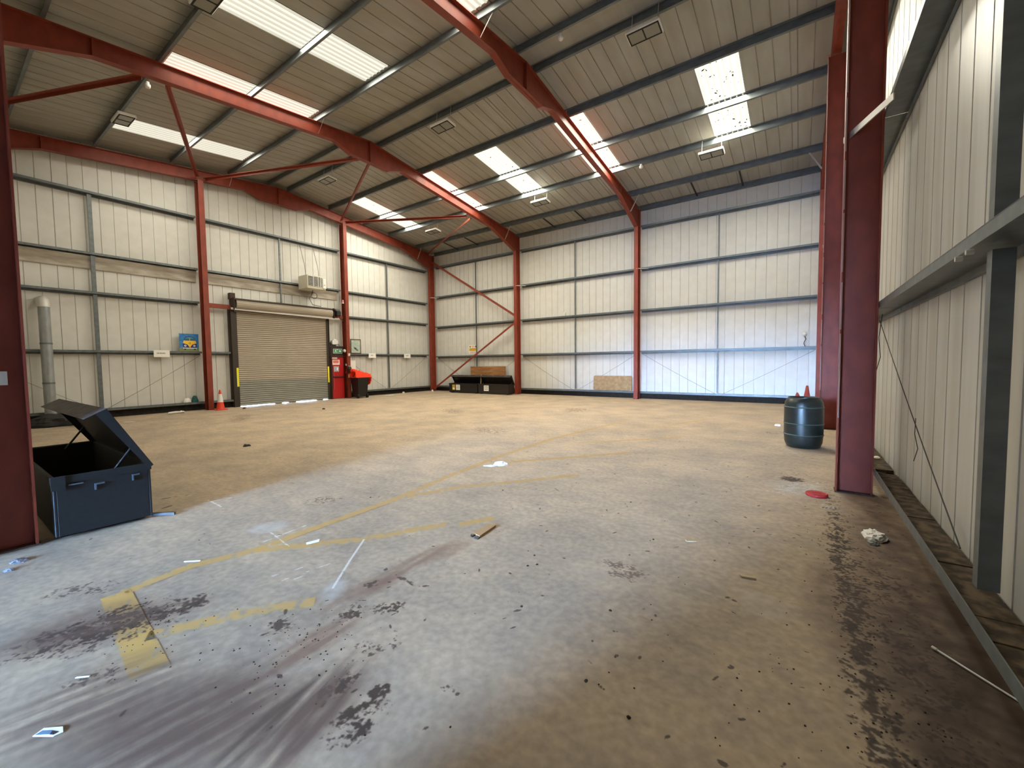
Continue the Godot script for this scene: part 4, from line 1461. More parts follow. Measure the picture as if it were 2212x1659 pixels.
	bevel_box(st, Vector3(-0.12, 0, -0.43), Vector3(0.62, 0.58, 0.42), 0.02)
	obj("casing", st, M.cream, t)
	st = mb()
	box(st, Vector3(0.60, 0.10, -0.06), Vector3(0.622, 0.54, 0.37))
	box(st, Vector3(0.60, 0.10, -0.24), Vector3(0.622, 0.54, -0.10))
	obj("outlet", st, M.inside, t)
	for k in 8:
		st = mb()
		beam(st, Vector3(0.635, 0.125 + k * 0.056, -0.06), Vector3(0.635, 0.125 + k * 0.056, 0.37), 0.045, 0.012, Vector3(0.5, 1, 0))
		obj("louvre_blade", st, M.white, t)
		st = mb()
		beam(st, Vector3(0.635, 0.125 + k * 0.056, -0.24), Vector3(0.635, 0.125 + k * 0.056, -0.10), 0.045, 0.012, Vector3(0.5, 1, 0))
		obj("louvre_blade", st, M.white, t)
	st = mb()
	for z in [-0.17, 0.155]:
		st = mb()
		box(st, Vector3(0.622, 0.10, z - 0.008), Vector3(0.655, 0.55, z + 0.008))
		obj("louvre_post", st, M.white, t)
	st = mb()
	bevel_box(st, Vector3(0.622, 0.06, -0.42), Vector3(0.66, 0.50, -0.27), 0.008)
	var cp := obj("control_panel", st, M.white, t)
	st = mb()
	box(st, Vector3(0.66, 0.20, -0.37), Vector3(0.663, 0.22, -0.31))
	obj("slot", st, M.black, cp)
	for z in [-0.3, 0.3]:
		st = mb()
		tube(st, [Vector3(0.3, 0.58, z), Vector3(0.25, 1.0, z), Vector3(-0.12, 2.0, z)], 0.012, 6)
		obj("hanging_rod", st, M.galv, t)
	st = mb()
	var loop := []
	for k in 13:
		var a := TAU * k / 12.0
		loop.append(Vector3(0.22, 4.70 + 0.13 * sin(a), 7.20 + 0.13 * cos(a)))
	loop.append(Vector3(0.2, 4.55, 7.42))
	loop.append(Vector3(0.15, 4.3, 7.25))
	loop.append(Vector3(0.05, 4.27, 6.8))
	tube(st, [Vector3(0.2, 4.93, 7.25)] + loop, 0.012, 6)
	tag(obj("power_cable", st, M.wire), "looped black cable hanging under the white heater box", "cable")
	# red fire door
	t = thing("fire_exit_door", "bright red steel door with two signs beside the shutter", "door", Vector3(-0.06, 0, 5.99))
	st = mb()
	bevel_box(st, Vector3(-0.05, 0.02, -0.31), Vector3(0.0, 1.98, 0.30), 0.006)
	obj("leaf", st, M.door_red, t)
	st = mb()
	bevel_box(st, Vector3(0.0, 1.02, -0.29), Vector3(0.07, 1.08, 0.28), 0.012)
	obj("push_bar", st, M.dark_red, t)
	st = mb()
	tube(st, [Vector3(0.035, 0.45, 0.255), Vector3(0.035, 1.6, 0.255)], 0.016, 8)
	obj("lock_rod", st, mat(Color(0.66, 0.36, 0.36), 0.4), t)
	st = mb()
	box(st, Vector3(-0.06, 0, 0.30), Vector3(0.03, 2.05, 0.35))
	box(st, Vector3(-0.06, 0, -0.335), Vector3(0.03, 2.05, -0.315))
	box(st, Vector3(-0.06, 1.985, -0.315), Vector3(0.03, 2.05, 0.30))
	obj("door_frame", st, M.dark_red, t)
	var fb := obj("transom_panel", (func(): var s := mb(); box(s, Vector3(-0.06, 2.05, -0.335), Vector3(0.0, 2.50, 0.35)); return s).call(), mat(Color(0.16, 0.09, 0.08), 0.6), t)
	fb.set_meta("label", "dark brown panel over the door")
	st = mb()
	box(st, Vector3(0.0, 1.90, 0.05), Vector3(0.05, 1.96, 0.31))
	obj("door_closer", st, M.cream, t)
	var im := blank(64, 48, Color(0.93, 0.92, 0.9))
	im.fill_rect(Rect2i(6, 6, 50, 30), Color(0.80, 0.28, 0.2))
	for k in 3:
		scribble(im, 10, 52, 10 + k * 9, 5, Color(0.93, 0.85, 0.8), 60 + k)
	sign_board("door_notice", "white notice with orange-red lettering high on the red door", "sign", im, Vector2(0.36, 0.24), Vector3(-0.055, 1.62, 6.08), X)
	im = blank(48, 48, Color(0.9, 0.9, 0.9))
	im.fill_rect(Rect2i(3, 3, 42, 42), Color(0.25, 0.27, 0.3))
	im.fill_rect(Rect2i(7, 7, 34, 34), Color(0.78, 0.82, 0.86))
	im.fill_rect(Rect2i(16, 10, 6, 28), Color(0.12, 0.13, 0.16))
	im.fill_rect(Rect2i(25, 12, 12, 24), Color(0.95, 0.95, 0.95))
	sign_board("pictogram_sign", "small grey framed pictogram under the notice on the red door", "sign", im, Vector2(0.24, 0.24), Vector3(-0.055, 1.30, 6.07), X)
	# green running-man sign
	im = blank(96, 44, Color(0.86, 0.93, 0.88))
	var green := Color(0.05, 0.42, 0.25)
	im.fill_rect(Rect2i(3, 3, 90, 38), green)
	im.fill_rect(Rect2i(34, 6, 18, 32), Color(0.9, 0.95, 0.9))
	im.fill_rect(Rect2i(37, 9, 12, 29), green)
	disc(im, 22, 11, 3.6, 3.6, Color(0.9, 0.95, 0.9))
	for q in [[Vector2(20, 15), Vector2(27, 15), Vector2(25, 26), Vector2(18, 25)], [Vector2(18, 24), Vector2(22, 25), Vector2(15, 37), Vector2(11, 35)], [Vector2(22, 24), Vector2(26, 25), Vector2(31, 35), Vector2(28, 37)], [Vector2(12, 17), Vector2(20, 15), Vector2(20, 18), Vector2(13, 20)], [Vector2(26, 16), Vector2(33, 21), Vector2(31, 23), Vector2(25, 19)]]:
		poly(im, PackedVector2Array(q), Color(0.9, 0.95, 0.9))
	poly(im, PackedVector2Array([Vector2(60, 18), Vector2(70, 18), Vector2(70, 8), Vector2(76, 8), Vector2(76, 18), Vector2(86, 18), Vector2(73, 36)]), Color(0.9, 0.95, 0.9))
	sign_board("exit_sign", "green running-man exit sign above the red door", "sign", im, Vector2(0.46, 0.21), Vector3(-0.045, 2.16, 5.98), X, 0.012)
	t = thing("emergency_light", "white bulkhead lamp on the wall above the exit sign", "lamp", Vector3(-0.26, 2.58, 6.02))
	st = mb()
	bevel_box(st, Vector3(-0.06, 0, -0.15), Vector3(0.10, 0.20, 0.15), 0.02)
	obj("housing", st, M.white, t)
	st = mb()
	lathe(st, Vector3(0.02, 0.2, 0), [Vector2(0.10, -0.01), Vector2(0.10, 0.03), Vector2(0.06, 0.06), Vector2(0.001, 0.065)], 14)
	obj("cover", st, M.white, t)
	st = mb()
	tube(st, [Vector3(0.0, 0.05, -0.15), Vector3(0.06, 0.0, -0.2), Vector3(0.10, -0.06, -0.2)], 0.012, 6)
	obj("cable", st, M.wire, t)
	st = mb()
	bevel_box(st, Vector3(-0.32, 2.53, 6.20), Vector3(-0.20, 2.68, 6.33), 0.01)
	tag(obj("black_box", st, M.black), "small black box beside the white bulkhead lamp", "box")
	# fittings on the post beside the door
	t = thing("alarm_sounder", "round white alarm sounder on the post beside the exit sign", "alarm", Vector3(0.05, 2.28, 5.652))
	st = mb()
	lathe(st, Vector3.ZERO, [Vector2(0.075, 0.0), Vector2(0.075, 0.05), Vector2(0.06, 0.085), Vector2(0.001, 0.09)], 16, Basis(Vector3(1, 0, 0), Vector3(0, 0, 1), Vector3(0, -1, 0)))
	obj("body", st, M.white, t)
	st = mb()
	lathe(st, Vector3.ZERO, [Vector2(0.04, 0.088), Vector2(0.035, 0.1), Vector2(0.001, 0.102)], 12, Basis(Vector3(1, 0, 0), Vector3(0, 0, 1), Vector3(0, -1, 0)))
	obj("centre", st, M.cream, t)
	var bits := [
		["socket_box", "cream socket box on the red post below the exit sign", Vector3(0.20, 2.02, 5.51), Vector3(0.25, 2.16, 5.62), M.cream],
		["call_point", "grey call point on the dark side of the red door post", Vector3(0.06, 1.56, 5.652), Vector3(0.15, 1.66, 5.69), mat(Color(0.55, 0.55, 0.55), 0.5)],
		["call_point", "red break-glass call point lower on the red door post", Vector3(0.06, 1.20, 5.652), Vector3(0.15, 1.30, 5.69), M.door_red],
		["switch_box", "cream switch box at waist height on the red door post", Vector3(0.20, 0.99, 5.50), Vector3(0.27, 1.15, 5.63), M.cream],
		["switch_box", "grey switch box between the post and wheeled bin", Vector3(0.06, 0.92, 5.385), Vector3(0.14, 1.08, 5.481), mat(Color(0.55, 0.54, 0.5), 0.5)],
		["notice_tag", "pale tag stuck on the red post level with the notice board", Vector3(0.20, 1.36, 5.50), Vector3(0.206, 1.56, 5.60), M.paper]]
	for b in bits:
		t = thing(b[0], b[1], b[0].replace("_", " "), (b[2] + b[3]) * 0.5)
		var h: Vector3 = (b[3] - b[2]) * 0.5
		st = mb()
		bevel_box(st, -h, h, minf(0.008, h.x * 0.4))
		obj("body", st, b[4], t)
		if h.x > 0.02:
			st = mb()
			box(st, Vector3(h.x, -h.y * 0.5, -h.z * 0.5), Vector3(h.x + 0.006, h.y * 0.5, h.z * 0.5))
			obj("cover", st, M.white if b[4] != M.door_red else M.dark_red, t)
	# white board and cards on the lowest rail
	t = thing("notice_board", "blank white board hung below the framed picture", "board", Vector3(-0.10, 1.40, 5.14))
	st = mb()
	bevel_box(st, Vector3(-0.02, 0, -0.14), Vector3(0.0, 0.42, 0.14), 0.004)
	obj("board", st, M.paper, t)
	st = mb()
	tube(st, [Vector3(-0.01, 0.42, 0), Vector3(-0.02, 0.66, 0)], 0.006, 6)
	obj("hanger", st, M.wire, t)
	var cards := [[12.58, 0.44, "wide white card with a dark line on the rail beside the painting", 71, 30], [3.99, 0.43, "white card with dark writing on the rail beyond the framed picture", 72, 18], [1.67, 0.46, "white card on the rail close to the corner column", 73, 18]]
	for c in cards:
		im = blank(64, 34, Color(0.92, 0.91, 0.88))
		scribble(im, 32 - int(c[4]) / 2 - 4, 32 + int(c[4]) / 2, 12, 6, Color(0.25, 0.25, 0.27), c[3])
		sign_board("paper_card", c[2], "sign", im, Vector2(c[1], 0.24), Vector3(-0.125, 1.95, c[0]), X, 0.004, M.paper, "cards on the lowest rail")
	# painting of a two-tone camper van, standing on the rail
	im = blank(128, 140, Color(0.13, 0.45, 0.72))
	for k in 300:
		var p := Vector2(rng.randf() * 128, rng.randf() * 140)
		var g := Color(0.10, 0.38, 0.66).lerp(Color(0.25, 0.58, 0.80), rng.randf())
		if p.y > 112:
			g = Color(0.42, 0.48, 0.28).lerp(Color(0.62, 0.60, 0.36), rng.randf())
		disc(im, p.x, p.y, 5, 3, g)
	im.fill_rect(Rect2i(0, 120, 128, 20), Color(0.48, 0.52, 0.30))
	disc(im, 68, 48, 38, 28, Color(0.10, 0.25, 0.38))
	disc(im, 68, 52, 36, 26, Color(0.28, 0.55, 0.68))
	im.fill_rect(Rect2i(34, 38, 68, 16), Color(0.18, 0.36, 0.48))
	im.fill_rect(Rect2i(66, 36, 4, 20), Color(0.85, 0.75, 0.3))
	poly(im, PackedVector2Array([Vector2(28, 56), Vector2(108, 56), Vector2(114, 86), Vector2(112, 116), Vector2(26, 116), Vector2(22, 86)]), Color(0.10, 0.12, 0.42))
	poly(im, PackedVector2Array([Vector2(28, 56), Vector2(108, 56), Vector2(112, 76), Vector2(84, 86), Vector2(68, 112), Vector2(52, 86), Vector2(24, 76)]), Color(0.95, 0.76, 0.16))
	disc(im, 68, 76, 7, 7, Color(0.30, 0.45, 0.20))
	disc(im, 68, 76, 4, 4, Color(0.92, 0.78, 0.2))
	for x in [38, 98]:
		disc(im, x, 96, 8, 8, Color(0.85, 0.86, 0.9))
		disc(im, x, 96, 5, 5, Color(0.6, 0.66, 0.78))
	im.fill_rect(Rect2i(22, 112, 92, 6), Color(0.92, 0.92, 0.94))
	im.fill_rect(Rect2i(30, 119, 12, 9), Color(0.06, 0.06, 0.08))
	im.fill_rect(Rect2i(94, 119, 12, 9), Color(0.06, 0.06, 0.08))
	sign_board("canvas_painting", "blue painting of a yellow and navy camper van standing on the rail", "painting", im, Vector2(0.58, 0.63), Vector3(-0.135, 2.165, 11.78), X, 0.02)
	# framed picture
	t = thing("framed_picture", "brown framed pale green picture standing on the rail", "picture", Vector3(-0.14, 2.165, 4.93))
	t.rotation.y = PI / 2
	t.rotation.x = 0.0
	im = blank(96, 112, Color(0.66, 0.72, 0.66))
	for k in 160:
		disc(im, rng.randf() * 96, rng.randf() * 112, 9, 4, Color(0.60, 0.68, 0.63).lerp(Color(0.74, 0.78, 0.72), rng.randf()))
	for k in 26:
		disc(im, 30 + k * 1.3 + rng.randf() * 5, 62 + k * 0.9 + rng.randf() * 10, 7, 3, Color(0.26, 0.30, 0.28).lerp(Color(0.45, 0.5, 0.47), rng.randf()))
	disc(im, 44, 72, 10, 6, Color(0.2, 0.23, 0.22))
	st = mb()
	box(st, Vector3(-0.28, 0.0, -0.015), Vector3(0.28, 0.70, -0.002))
	obj("backing", st, M.dark, t)
	obj("picture", picture(Vector2(-0.265, 0.015), Vector2(0.265, 0.685)), print_mat(im), t)
	for q in [[-0.29, 0.0, -0.255, 0.71], [0.255, 0.0, 0.29, 0.71], [-0.255, 0.0, 0.255, 0.035], [-0.255, 0.675, 0.255, 0.71]]:
		st = mb()
		bevel_box(st, Vector3(q[0], q[1], -0.02), Vector3(q[2], q[3], 0.014), 0.006)
		obj("frame_bar", st, mat(Color(0.36, 0.20, 0.12), 0.5), t)
	# silver duct
	t = thing("flue_duct", "silver round metal duct with an elbow into the wall", "duct", Vector3(0.06, 0.0, 15.27))
	st = mb()
	tube(st, [Vector3(0, 0.0, 0), Vector3(0, 3.38, 0)], 0.125, 20)
	obj("pipe", st, tri_mat(Color(0.64, 0.66, 0.66), 0.35, 0.4, M.galv.albedo_texture, Vector3(1, 0.4, 1)), t)
	st = mb()
	tube(st, [Vector3(0, 3.37, 0), Vector3(-0.01, 3.46, 0), Vector3(-0.06, 3.54, 0), Vector3(-0.14, 3.58, 0), Vector3(-0.41, 3.59, 0)], 0.135, 20)
	obj("elbow", st, M.bright_galv, t)
	for y in [1.15, 2.3]:
		st = mb()
		lathe(st, Vector3(0, y, 0), [Vector2(0.126, 0), Vector2(0.132, 0.0), Vector2(0.132, 0.0), Vector2(0.132, 0.05), Vector2(0.132, 0.05), Vector2(0.126, 0.05)], 20)
		obj("joint_band", st, M.galv, t)
	# wheeled bin with orange work clothes
	wheeled_bin()
	# odds and ends on the base rail by the cone post
	t = thing("torn_plastic_bag", "torn teal and white plastic bag on the base rail by the cone post", "plastic bag", Vector3(-0.22, 0.312, 11.66))
	st = mb()
	crumple(st, Vector3(0.15, 0.30, 0.26), 51, 14, 0.5)
	obj("teal_part", st, M.teal, t)
	st = mb()
	crumple(st, Vector3(0.14, 0.20, 0.30), 52, 14, 0.5)
	obj("white_part", st, M.paper, t).position = Vector3(0, 0, 0.24)
	traffic_cone(Vector3(0.50, 0, 11.12), 0.74, M.cone, "orange traffic cone with white sleeve at the foot of a red post")

func wheeled_bin() -> void:
	var t := thing("wheeled_bin", "black wheeled bin heaped with orange clothing", "bin", Vector3(0.53, 0, 5.24))
	var st := mb()
	var b := [Vector3(-0.22, 0.06, -0.24), Vector3(0.22, 0.06, -0.24), Vector3(0.22, 0.06, 0.24), Vector3(-0.22, 0.06, 0.24)]
	var u := [Vector3(-0.29, 0.96, -0.29), Vector3(0.29, 0.96, -0.29), Vector3(0.29, 0.96, 0.29), Vector3(-0.29, 0.96, 0.29)]
	hexa(st, b + u)
	obj("body", st, M.black, t)
	st = mb()
	bevel_box(st, Vector3(-0.31, 0.93, -0.31), Vector3(0.31, 0.985, 0.31), 0.012)
	obj("rim", st, M.black, t)
	for z in [-0.25, 0.25]:
		st = mb()
		lathe(st, Vector3(0.2, 0.1, z), [Vector2(0.001, -0.03), Vector2(0.10, -0.03), Vector2(0.10, -0.03), Vector2(0.10, 0.03), Vector2(0.10, 0.03), Vector2(0.001, 0.03)], 16, Basis(Vector3(1, 0, 0), Vector3(0, 0, 1), Vector3(0, -1, 0)))
		obj("wheel", st, M.dark, t)
	# heap of cloth: a creased sheet over the bin, falling over one side
	var n := FastNoiseLite.new()
	n.seed = 77
	n.frequency = 3.5
	n.fractal_octaves = 3
	var rows := 44
	var cols := 22
	var g := []
	for i in rows + 1:
		var r := []
		for j in cols + 1:
			var s := float(i) / rows
			var w := float(j) / cols - 0.5
			var z := lerpf(0.40, -0.46, minf(s / 0.72, 1.0))
			var y := lerpf(0.36, 0.10, minf(s / 0.72, 1.0)) * (1.0 - 1.5 * w * w)
			if s > 0.72:
				y -= (s - 0.72) / 0.28 * 0.42
				z -= 0.05 * sin((s - 0.72) / 0.28 * PI * 0.6)
			var wid := 0.56 if s < 0.72 else lerpf(0.56, 0.20, (s - 0.72) / 0.28)
			var c := n.get_noise_2d(s * 4.5, w * 3.4)
			var p := Vector3(w * wid + 0.02, 1.0 + y + 0.17 * c, z + 0.06 * n.get_noise_2d(s * 4.0 + 9.0, w * 3.0))
			if absf(w) > 0.44 and s < 0.74:
				p.y = 0.995
			r.append(p)
		g.append(r)
	st = mb()
	for i in rows:
		for j in cols:
			quad(st, g[i][j], g[i + 1][j], g[i + 1][j + 1], g[i][j + 1], Vector3(0.2, 1, 0.1))
	var cl := thing("orange_clothing", "bright orange work clothing heaped on the bin and trailing over its side", "clothing", Vector3(0.53, 0, 5.24))
	obj("jacket", st, M.orange, cl)
	st = mb()
	crumple(st, Vector3(0.40, 0.24, 0.42), 78, 18, 0.45)
	obj("folded_trousers", st, M.orange, cl).position = Vector3(0.0, 0.99, 0.10)
	st = mb()
	lathe(st, Vector3(0.31, 1.22, 5.62), [Vector2(0.001, 0), Vector2(0.07, 0.03), Vector2(0.10, 0.15), Vector2(0.10, 0.22), Vector2(0.06, 0.31), Vector2(0.001, 0.33)], 16)
	tag(obj("black_sack", st, M.black), "bulging black sack between the red post and orange clothing", "sack")

func traffic_cone(at: Vector3, h: float, m: Material, label: String) -> void:
	var t := thing("traffic_cone", label, "traffic cone", at)
	var k := h / 0.74
	var st := mb()
	bevel_box(st, Vector3(-0.18, 0, -0.18) * k, Vector3(0.18 * k, 0.035 * k, 0.18 * k), 0.012)
	obj("base", st, m, t)
	st = mb()
	lathe(st, Vector3.ZERO, [Vector2(0.15, 0.034) * k, Vector2(0.128, 0.08) * k, Vector2(0.09, 0.32) * k, Vector2(0.028, 0.72) * k, Vector2(0.022, 0.74) * k, Vector2(0.001, 0.74) * k], 24)
	obj("cone", st, m, t)
	if m == M.cone_old:
		return
	st = mb()
	lathe(st, Vector3.ZERO, [Vector2(0.097, 0.29) * k, Vector2(0.051, 0.59) * k], 24)
	obj("sleeve", st, M.sleeve, t).set_meta("label", "white reflective sleeve")

# ---------------------------------------------------------------- the rear wall
func chest(called: String, label: String, at: Vector3, size: Vector3, lid: float, m: Material, grp := "") -> Node3D:
	# open site chest: front along +z, lid hinged on the far edge
	var t := thing(called, label, "tool chest", at, grp)
	var w := size.x
	var h := size.y
	var d := size.z
	var k := 0.02
	for q in [["front_panel", Vector3(0, 0.03, d - k), Vector3(w, h, d)], ["back_panel", Vector3(0, 0.03, 0), Vector3(w, h, k)], ["end_panel", Vector3(0, 0.03, k), Vector3(k, h, d - k)], ["end_panel", Vector3(w - k, 0.03, k), Vector3(w, h, d - k)]]:
		var st := mb()
		bevel_box(st, q[1], q[2], 0.004)
		obj(q[0], st, m, t)
	var st := mb()
	box(st, Vector3(0.01, 0.03, 0.01), Vector3(w - 0.01, 0.06, d - 0.01))
	obj("floor_panel", st, M.inside, t)
	st = mb()
	for x in [0.1, w - 0.16]:
		box(st, Vector3(x, 0, 0.04), Vector3(x + 0.06, 0.032, d - 0.04))
	obj("skid", st, M.black, t)
	st = mb()
	for q in [[-0.012, d - 0.005, w + 0.012, d + 0.012], [-0.012, -0.006, 0.0, d + 0.012], [w, -0.006, w + 0.012, d + 0.012]]:
		box(st, Vector3(q[0], h - 0.065, q[1]), Vector3(q[2], h + 0.006, q[3]))
	obj("rim", st, m, t)
	# lid: panel, front skirt and end skirts, swung up about the hinge
	var a := deg_to_rad(lid)
	var hz := Vector3(0, h - 0.022, -0.022)
	var along := Vector3(0, sin(a), cos(a))
	var face := Vector3(0, cos(a), -sin(a))
	var ld := d + 0.01
	st = mb()
	slab3(st, hz + Vector3(-0.015, 0, 0) + along * ld * 0.5, hz + Vector3(w + 0.015, 0, 0) + along * ld * 0.5, along * ld, face * 0.006)
	var lp := obj("lid", st, m, t)
	st = mb()
	slab3(st, hz + Vector3(-0.015, 0, 0) + along * ld - face * 0.09, hz + Vector3(w + 0.015, 0, 0) + along * ld - face * 0.09, face * 0.19, along * 0.006)
	var fs := obj("front_skirt", st, M.chest_scuff, lp)
	fs.set_meta("label", "scuffed front flap of the lid")
	for x in [-0.015, w + 0.015]:
		st = mb()
		hexa(st, [hz + Vector3(x - 0.003, 0, 0), hz + Vector3(x + 0.003, 0, 0), hz + Vector3(x + 0.003, 0, 0) + along * ld, hz + Vector3(x - 0.003, 0, 0) + along * ld,
			hz + Vector3(x - 0.003, 0, 0) - face * 0.045, hz + Vector3(x + 0.003, 0, 0) - face * 0.045, hz + Vector3(x + 0.003, 0, 0) + along * ld - face * 0.09, hz + Vector3(x - 0.003, 0, 0) + along * ld - face * 0.09])
		obj("end_skirt", st, m, lp)
	for x in [0.06, w - 0.06]:
		st = mb()
		tube(st, [Vector3(x, h - 0.06, d * 0.42), hz + Vector3(x, 0, 0) + along * ld * 0.38], 0.012, 8)
		obj("lid_stay", st, M.black, t)
	return t

func rear_wall_things() -> void:
	var Z := Vector3(0, 0, 1)
	for k in 2:
		var t := chest("tool_chest", ["long open black site chest with yellow and white stickers on its front", "long open brown-black site chest with one white sticker"][k], Vector3([1.98, 4.07][k], 0, 0.03), Vector3([2.02, 1.96][k], 0.52, 0.52), 62.0, [mat(Color(0.07, 0.065, 0.06), 0.5), mat(Color(0.125, 0.09, 0.065), 0.6)][k], "open site chests on the rear wall")
		var im := blank(40, 48, Color(0.92, 0.91, 0.88))
		for j in 4:
			scribble(im, 6, 34, 8 + j * 9, 4, Color(0.3, 0.3, 0.32), 90 + j + k * 7)
		var st := picture(Vector2(0, 0), Vector2([0.30, 0.32][k], 0.30))
		obj("white_sticker", st, print_mat(im), t).position = Vector3([0.50, 0.38][k], 0.16, 0.522)
		if k == 0:
			im = blank(32, 48, Color(0.86, 0.68, 0.15))
			im.fill_rect(Rect2i(3, 28, 26, 16), Color(0.9, 0.88, 0.8))
			poly(im, PackedVector2Array([Vector2(16, 4), Vector2(28, 25), Vector2(4, 25)]), Color(0.15, 0.12, 0.05))
			poly(im, PackedVector2Array([Vector2(16, 9), Vector2(24, 23), Vector2(8, 23)]), Color(0.9, 0.72, 0.15))
			obj("yellow_sticker", picture(Vector2(0, 0), Vector2(0.19, 0.30)), print_mat(im), t).position = Vector3(0.24, 0.16, 0.522)
	var st := mb()
	beam(st, Vector3(4.035, 0.0, 0.34), Vector3(4.035, 1.0, 0.23), 0.03, 0.06, Vector3(0, 0.3, 1))
	tag(obj("wood_strip", st, M.pale_wood), "pale wooden strip leaning between the two open chests", "wood strip")
	var t := thing("timber_board", "orange-brown timber board standing on edge behind the open chests", "board", Vector3(2.77, 0.315, -0.40))
	st = mb()
	bevel_box(st, Vector3(0, 0, 0), Vector3(2.42, 1.12, 0.03), 0.004)
	obj("face_board", st, M.wood, t)
	st = mb()
	box(st, Vector3(2.36, 0.02, 0.03), Vector3(2.40, 1.08, 0.05))
	obj("end_batten", st, M.wood, t)
	# fibreboard with rounded corners
	st = mb()
	var pts := PackedVector2Array()
	var r := 0.07
	for c in [[1.80 - r, r, -PI / 2], [1.80 - r, 0.66 - r, 0.0], [r, 0.66 - r, PI / 2], [r, r, PI]]:
		for k in 5:
			var a: float = c[2] + PI / 2 * k / 4.0
			pts.append(Vector2(c[0] + r * cos(a), c[1] + r * sin(a)))
	prism(st, pts, Vector3(10.17, 0.315, -0.44), Vector3(1, 0, 0), Vector3(0, 0.997, -0.08), Vector3(0, 0, 0.02))
	tag(obj("fibreboard_sheet", st, M.fibreboard), "tan fibreboard sheet with rounded corners leaning on the rear wall", "board")
	# safety sign
	var im := blank(96, 80, Color(0.93, 0.92, 0.88))
	disc(im, 14, 14, 9, 9, Color(0.85, 0.65, 0.1))
	poly(im, PackedVector2Array([Vector2(14, 6), Vector2(21, 20), Vector2(7, 20)]), Color(0.12, 0.1, 0.05))
	for k in 2:
		disc(im, 40 + k * 18, 14, 8, 8, Color(0.80, 0.2, 0.15))
		disc(im, 40 + k * 18, 14, 5.5, 5.5, Color(0.93, 0.92, 0.88))
	disc(im, 82, 14, 9, 9, Color(0.15, 0.2, 0.4))
	im.fill_rect(Rect2i(2, 28, 92, 26), Color(0.93, 0.76, 0.12))
	for k in 2:
		scribble(im, 8, 88, 32 + k * 11, 6, Color(0.2, 0.15, 0.05), 120 + k)
	for k in 2:
		scribble(im, 8, 88, 58 + k * 10, 5, Color(0.62, 0.25, 0.28), 130 + k)
	sign_board("safety_sign", "safety sign with symbol row and yellow band above the black chest", "sign", im, Vector2(0.60, 0.50), Vector3(2.84, 2.14, -0.535), Z)
	# small fittings
	t = thing("wall_lamp", "small white wall lamp with cable loop near the side wall corner", "lamp", Vector3(18.13, 2.42, -0.50))
	st = mb()
	lathe(st, Vector3.ZERO, [Vector2(0.001, 0.0), Vector2(0.05, 0.01), Vector2(0.07, 0.07), Vector2(0.05, 0.14), Vector2(0.001, 0.15)], 14)
	obj("shade", st, M.white, t)
	st = mb()
	tube(st, [Vector3(0, 0.0, 0), Vector3(0.04, -0.1, 0.01), Vector3(0, -0.18, 0.01), Vector3(-0.02, -0.26, 0.01), Vector3(0.02, -0.36, 0.02)], 0.014, 6)
	obj("cable", st, M.wire, t)
	t = thing("junction_box", "tiny white junction box standing on the second rear rail", "junction box", Vector3(8.72, 3.83, -0.40))
	st = mb()
	bevel_box(st, Vector3(-0.05, 0, -0.04), Vector3(0.05, 0.14, 0.04), 0.008)
	obj("body", st, M.white, t)
	st = mb()
	box(st, Vector3(-0.035, 0.03, 0.04), Vector3(0.035, 0.11, 0.046))
	obj("lid", st, M.cream, t)
	st = mb()
	crumple(st, Vector3(0.15, 0.13, 0.15), 61, 12, 0.2)
	var o := obj("foam_lump", st, M.white)
	o.position = Vector3(0.52, 0, 0.42)
	tag(o, "small white foam lump by the foot of the corner column", "litter")

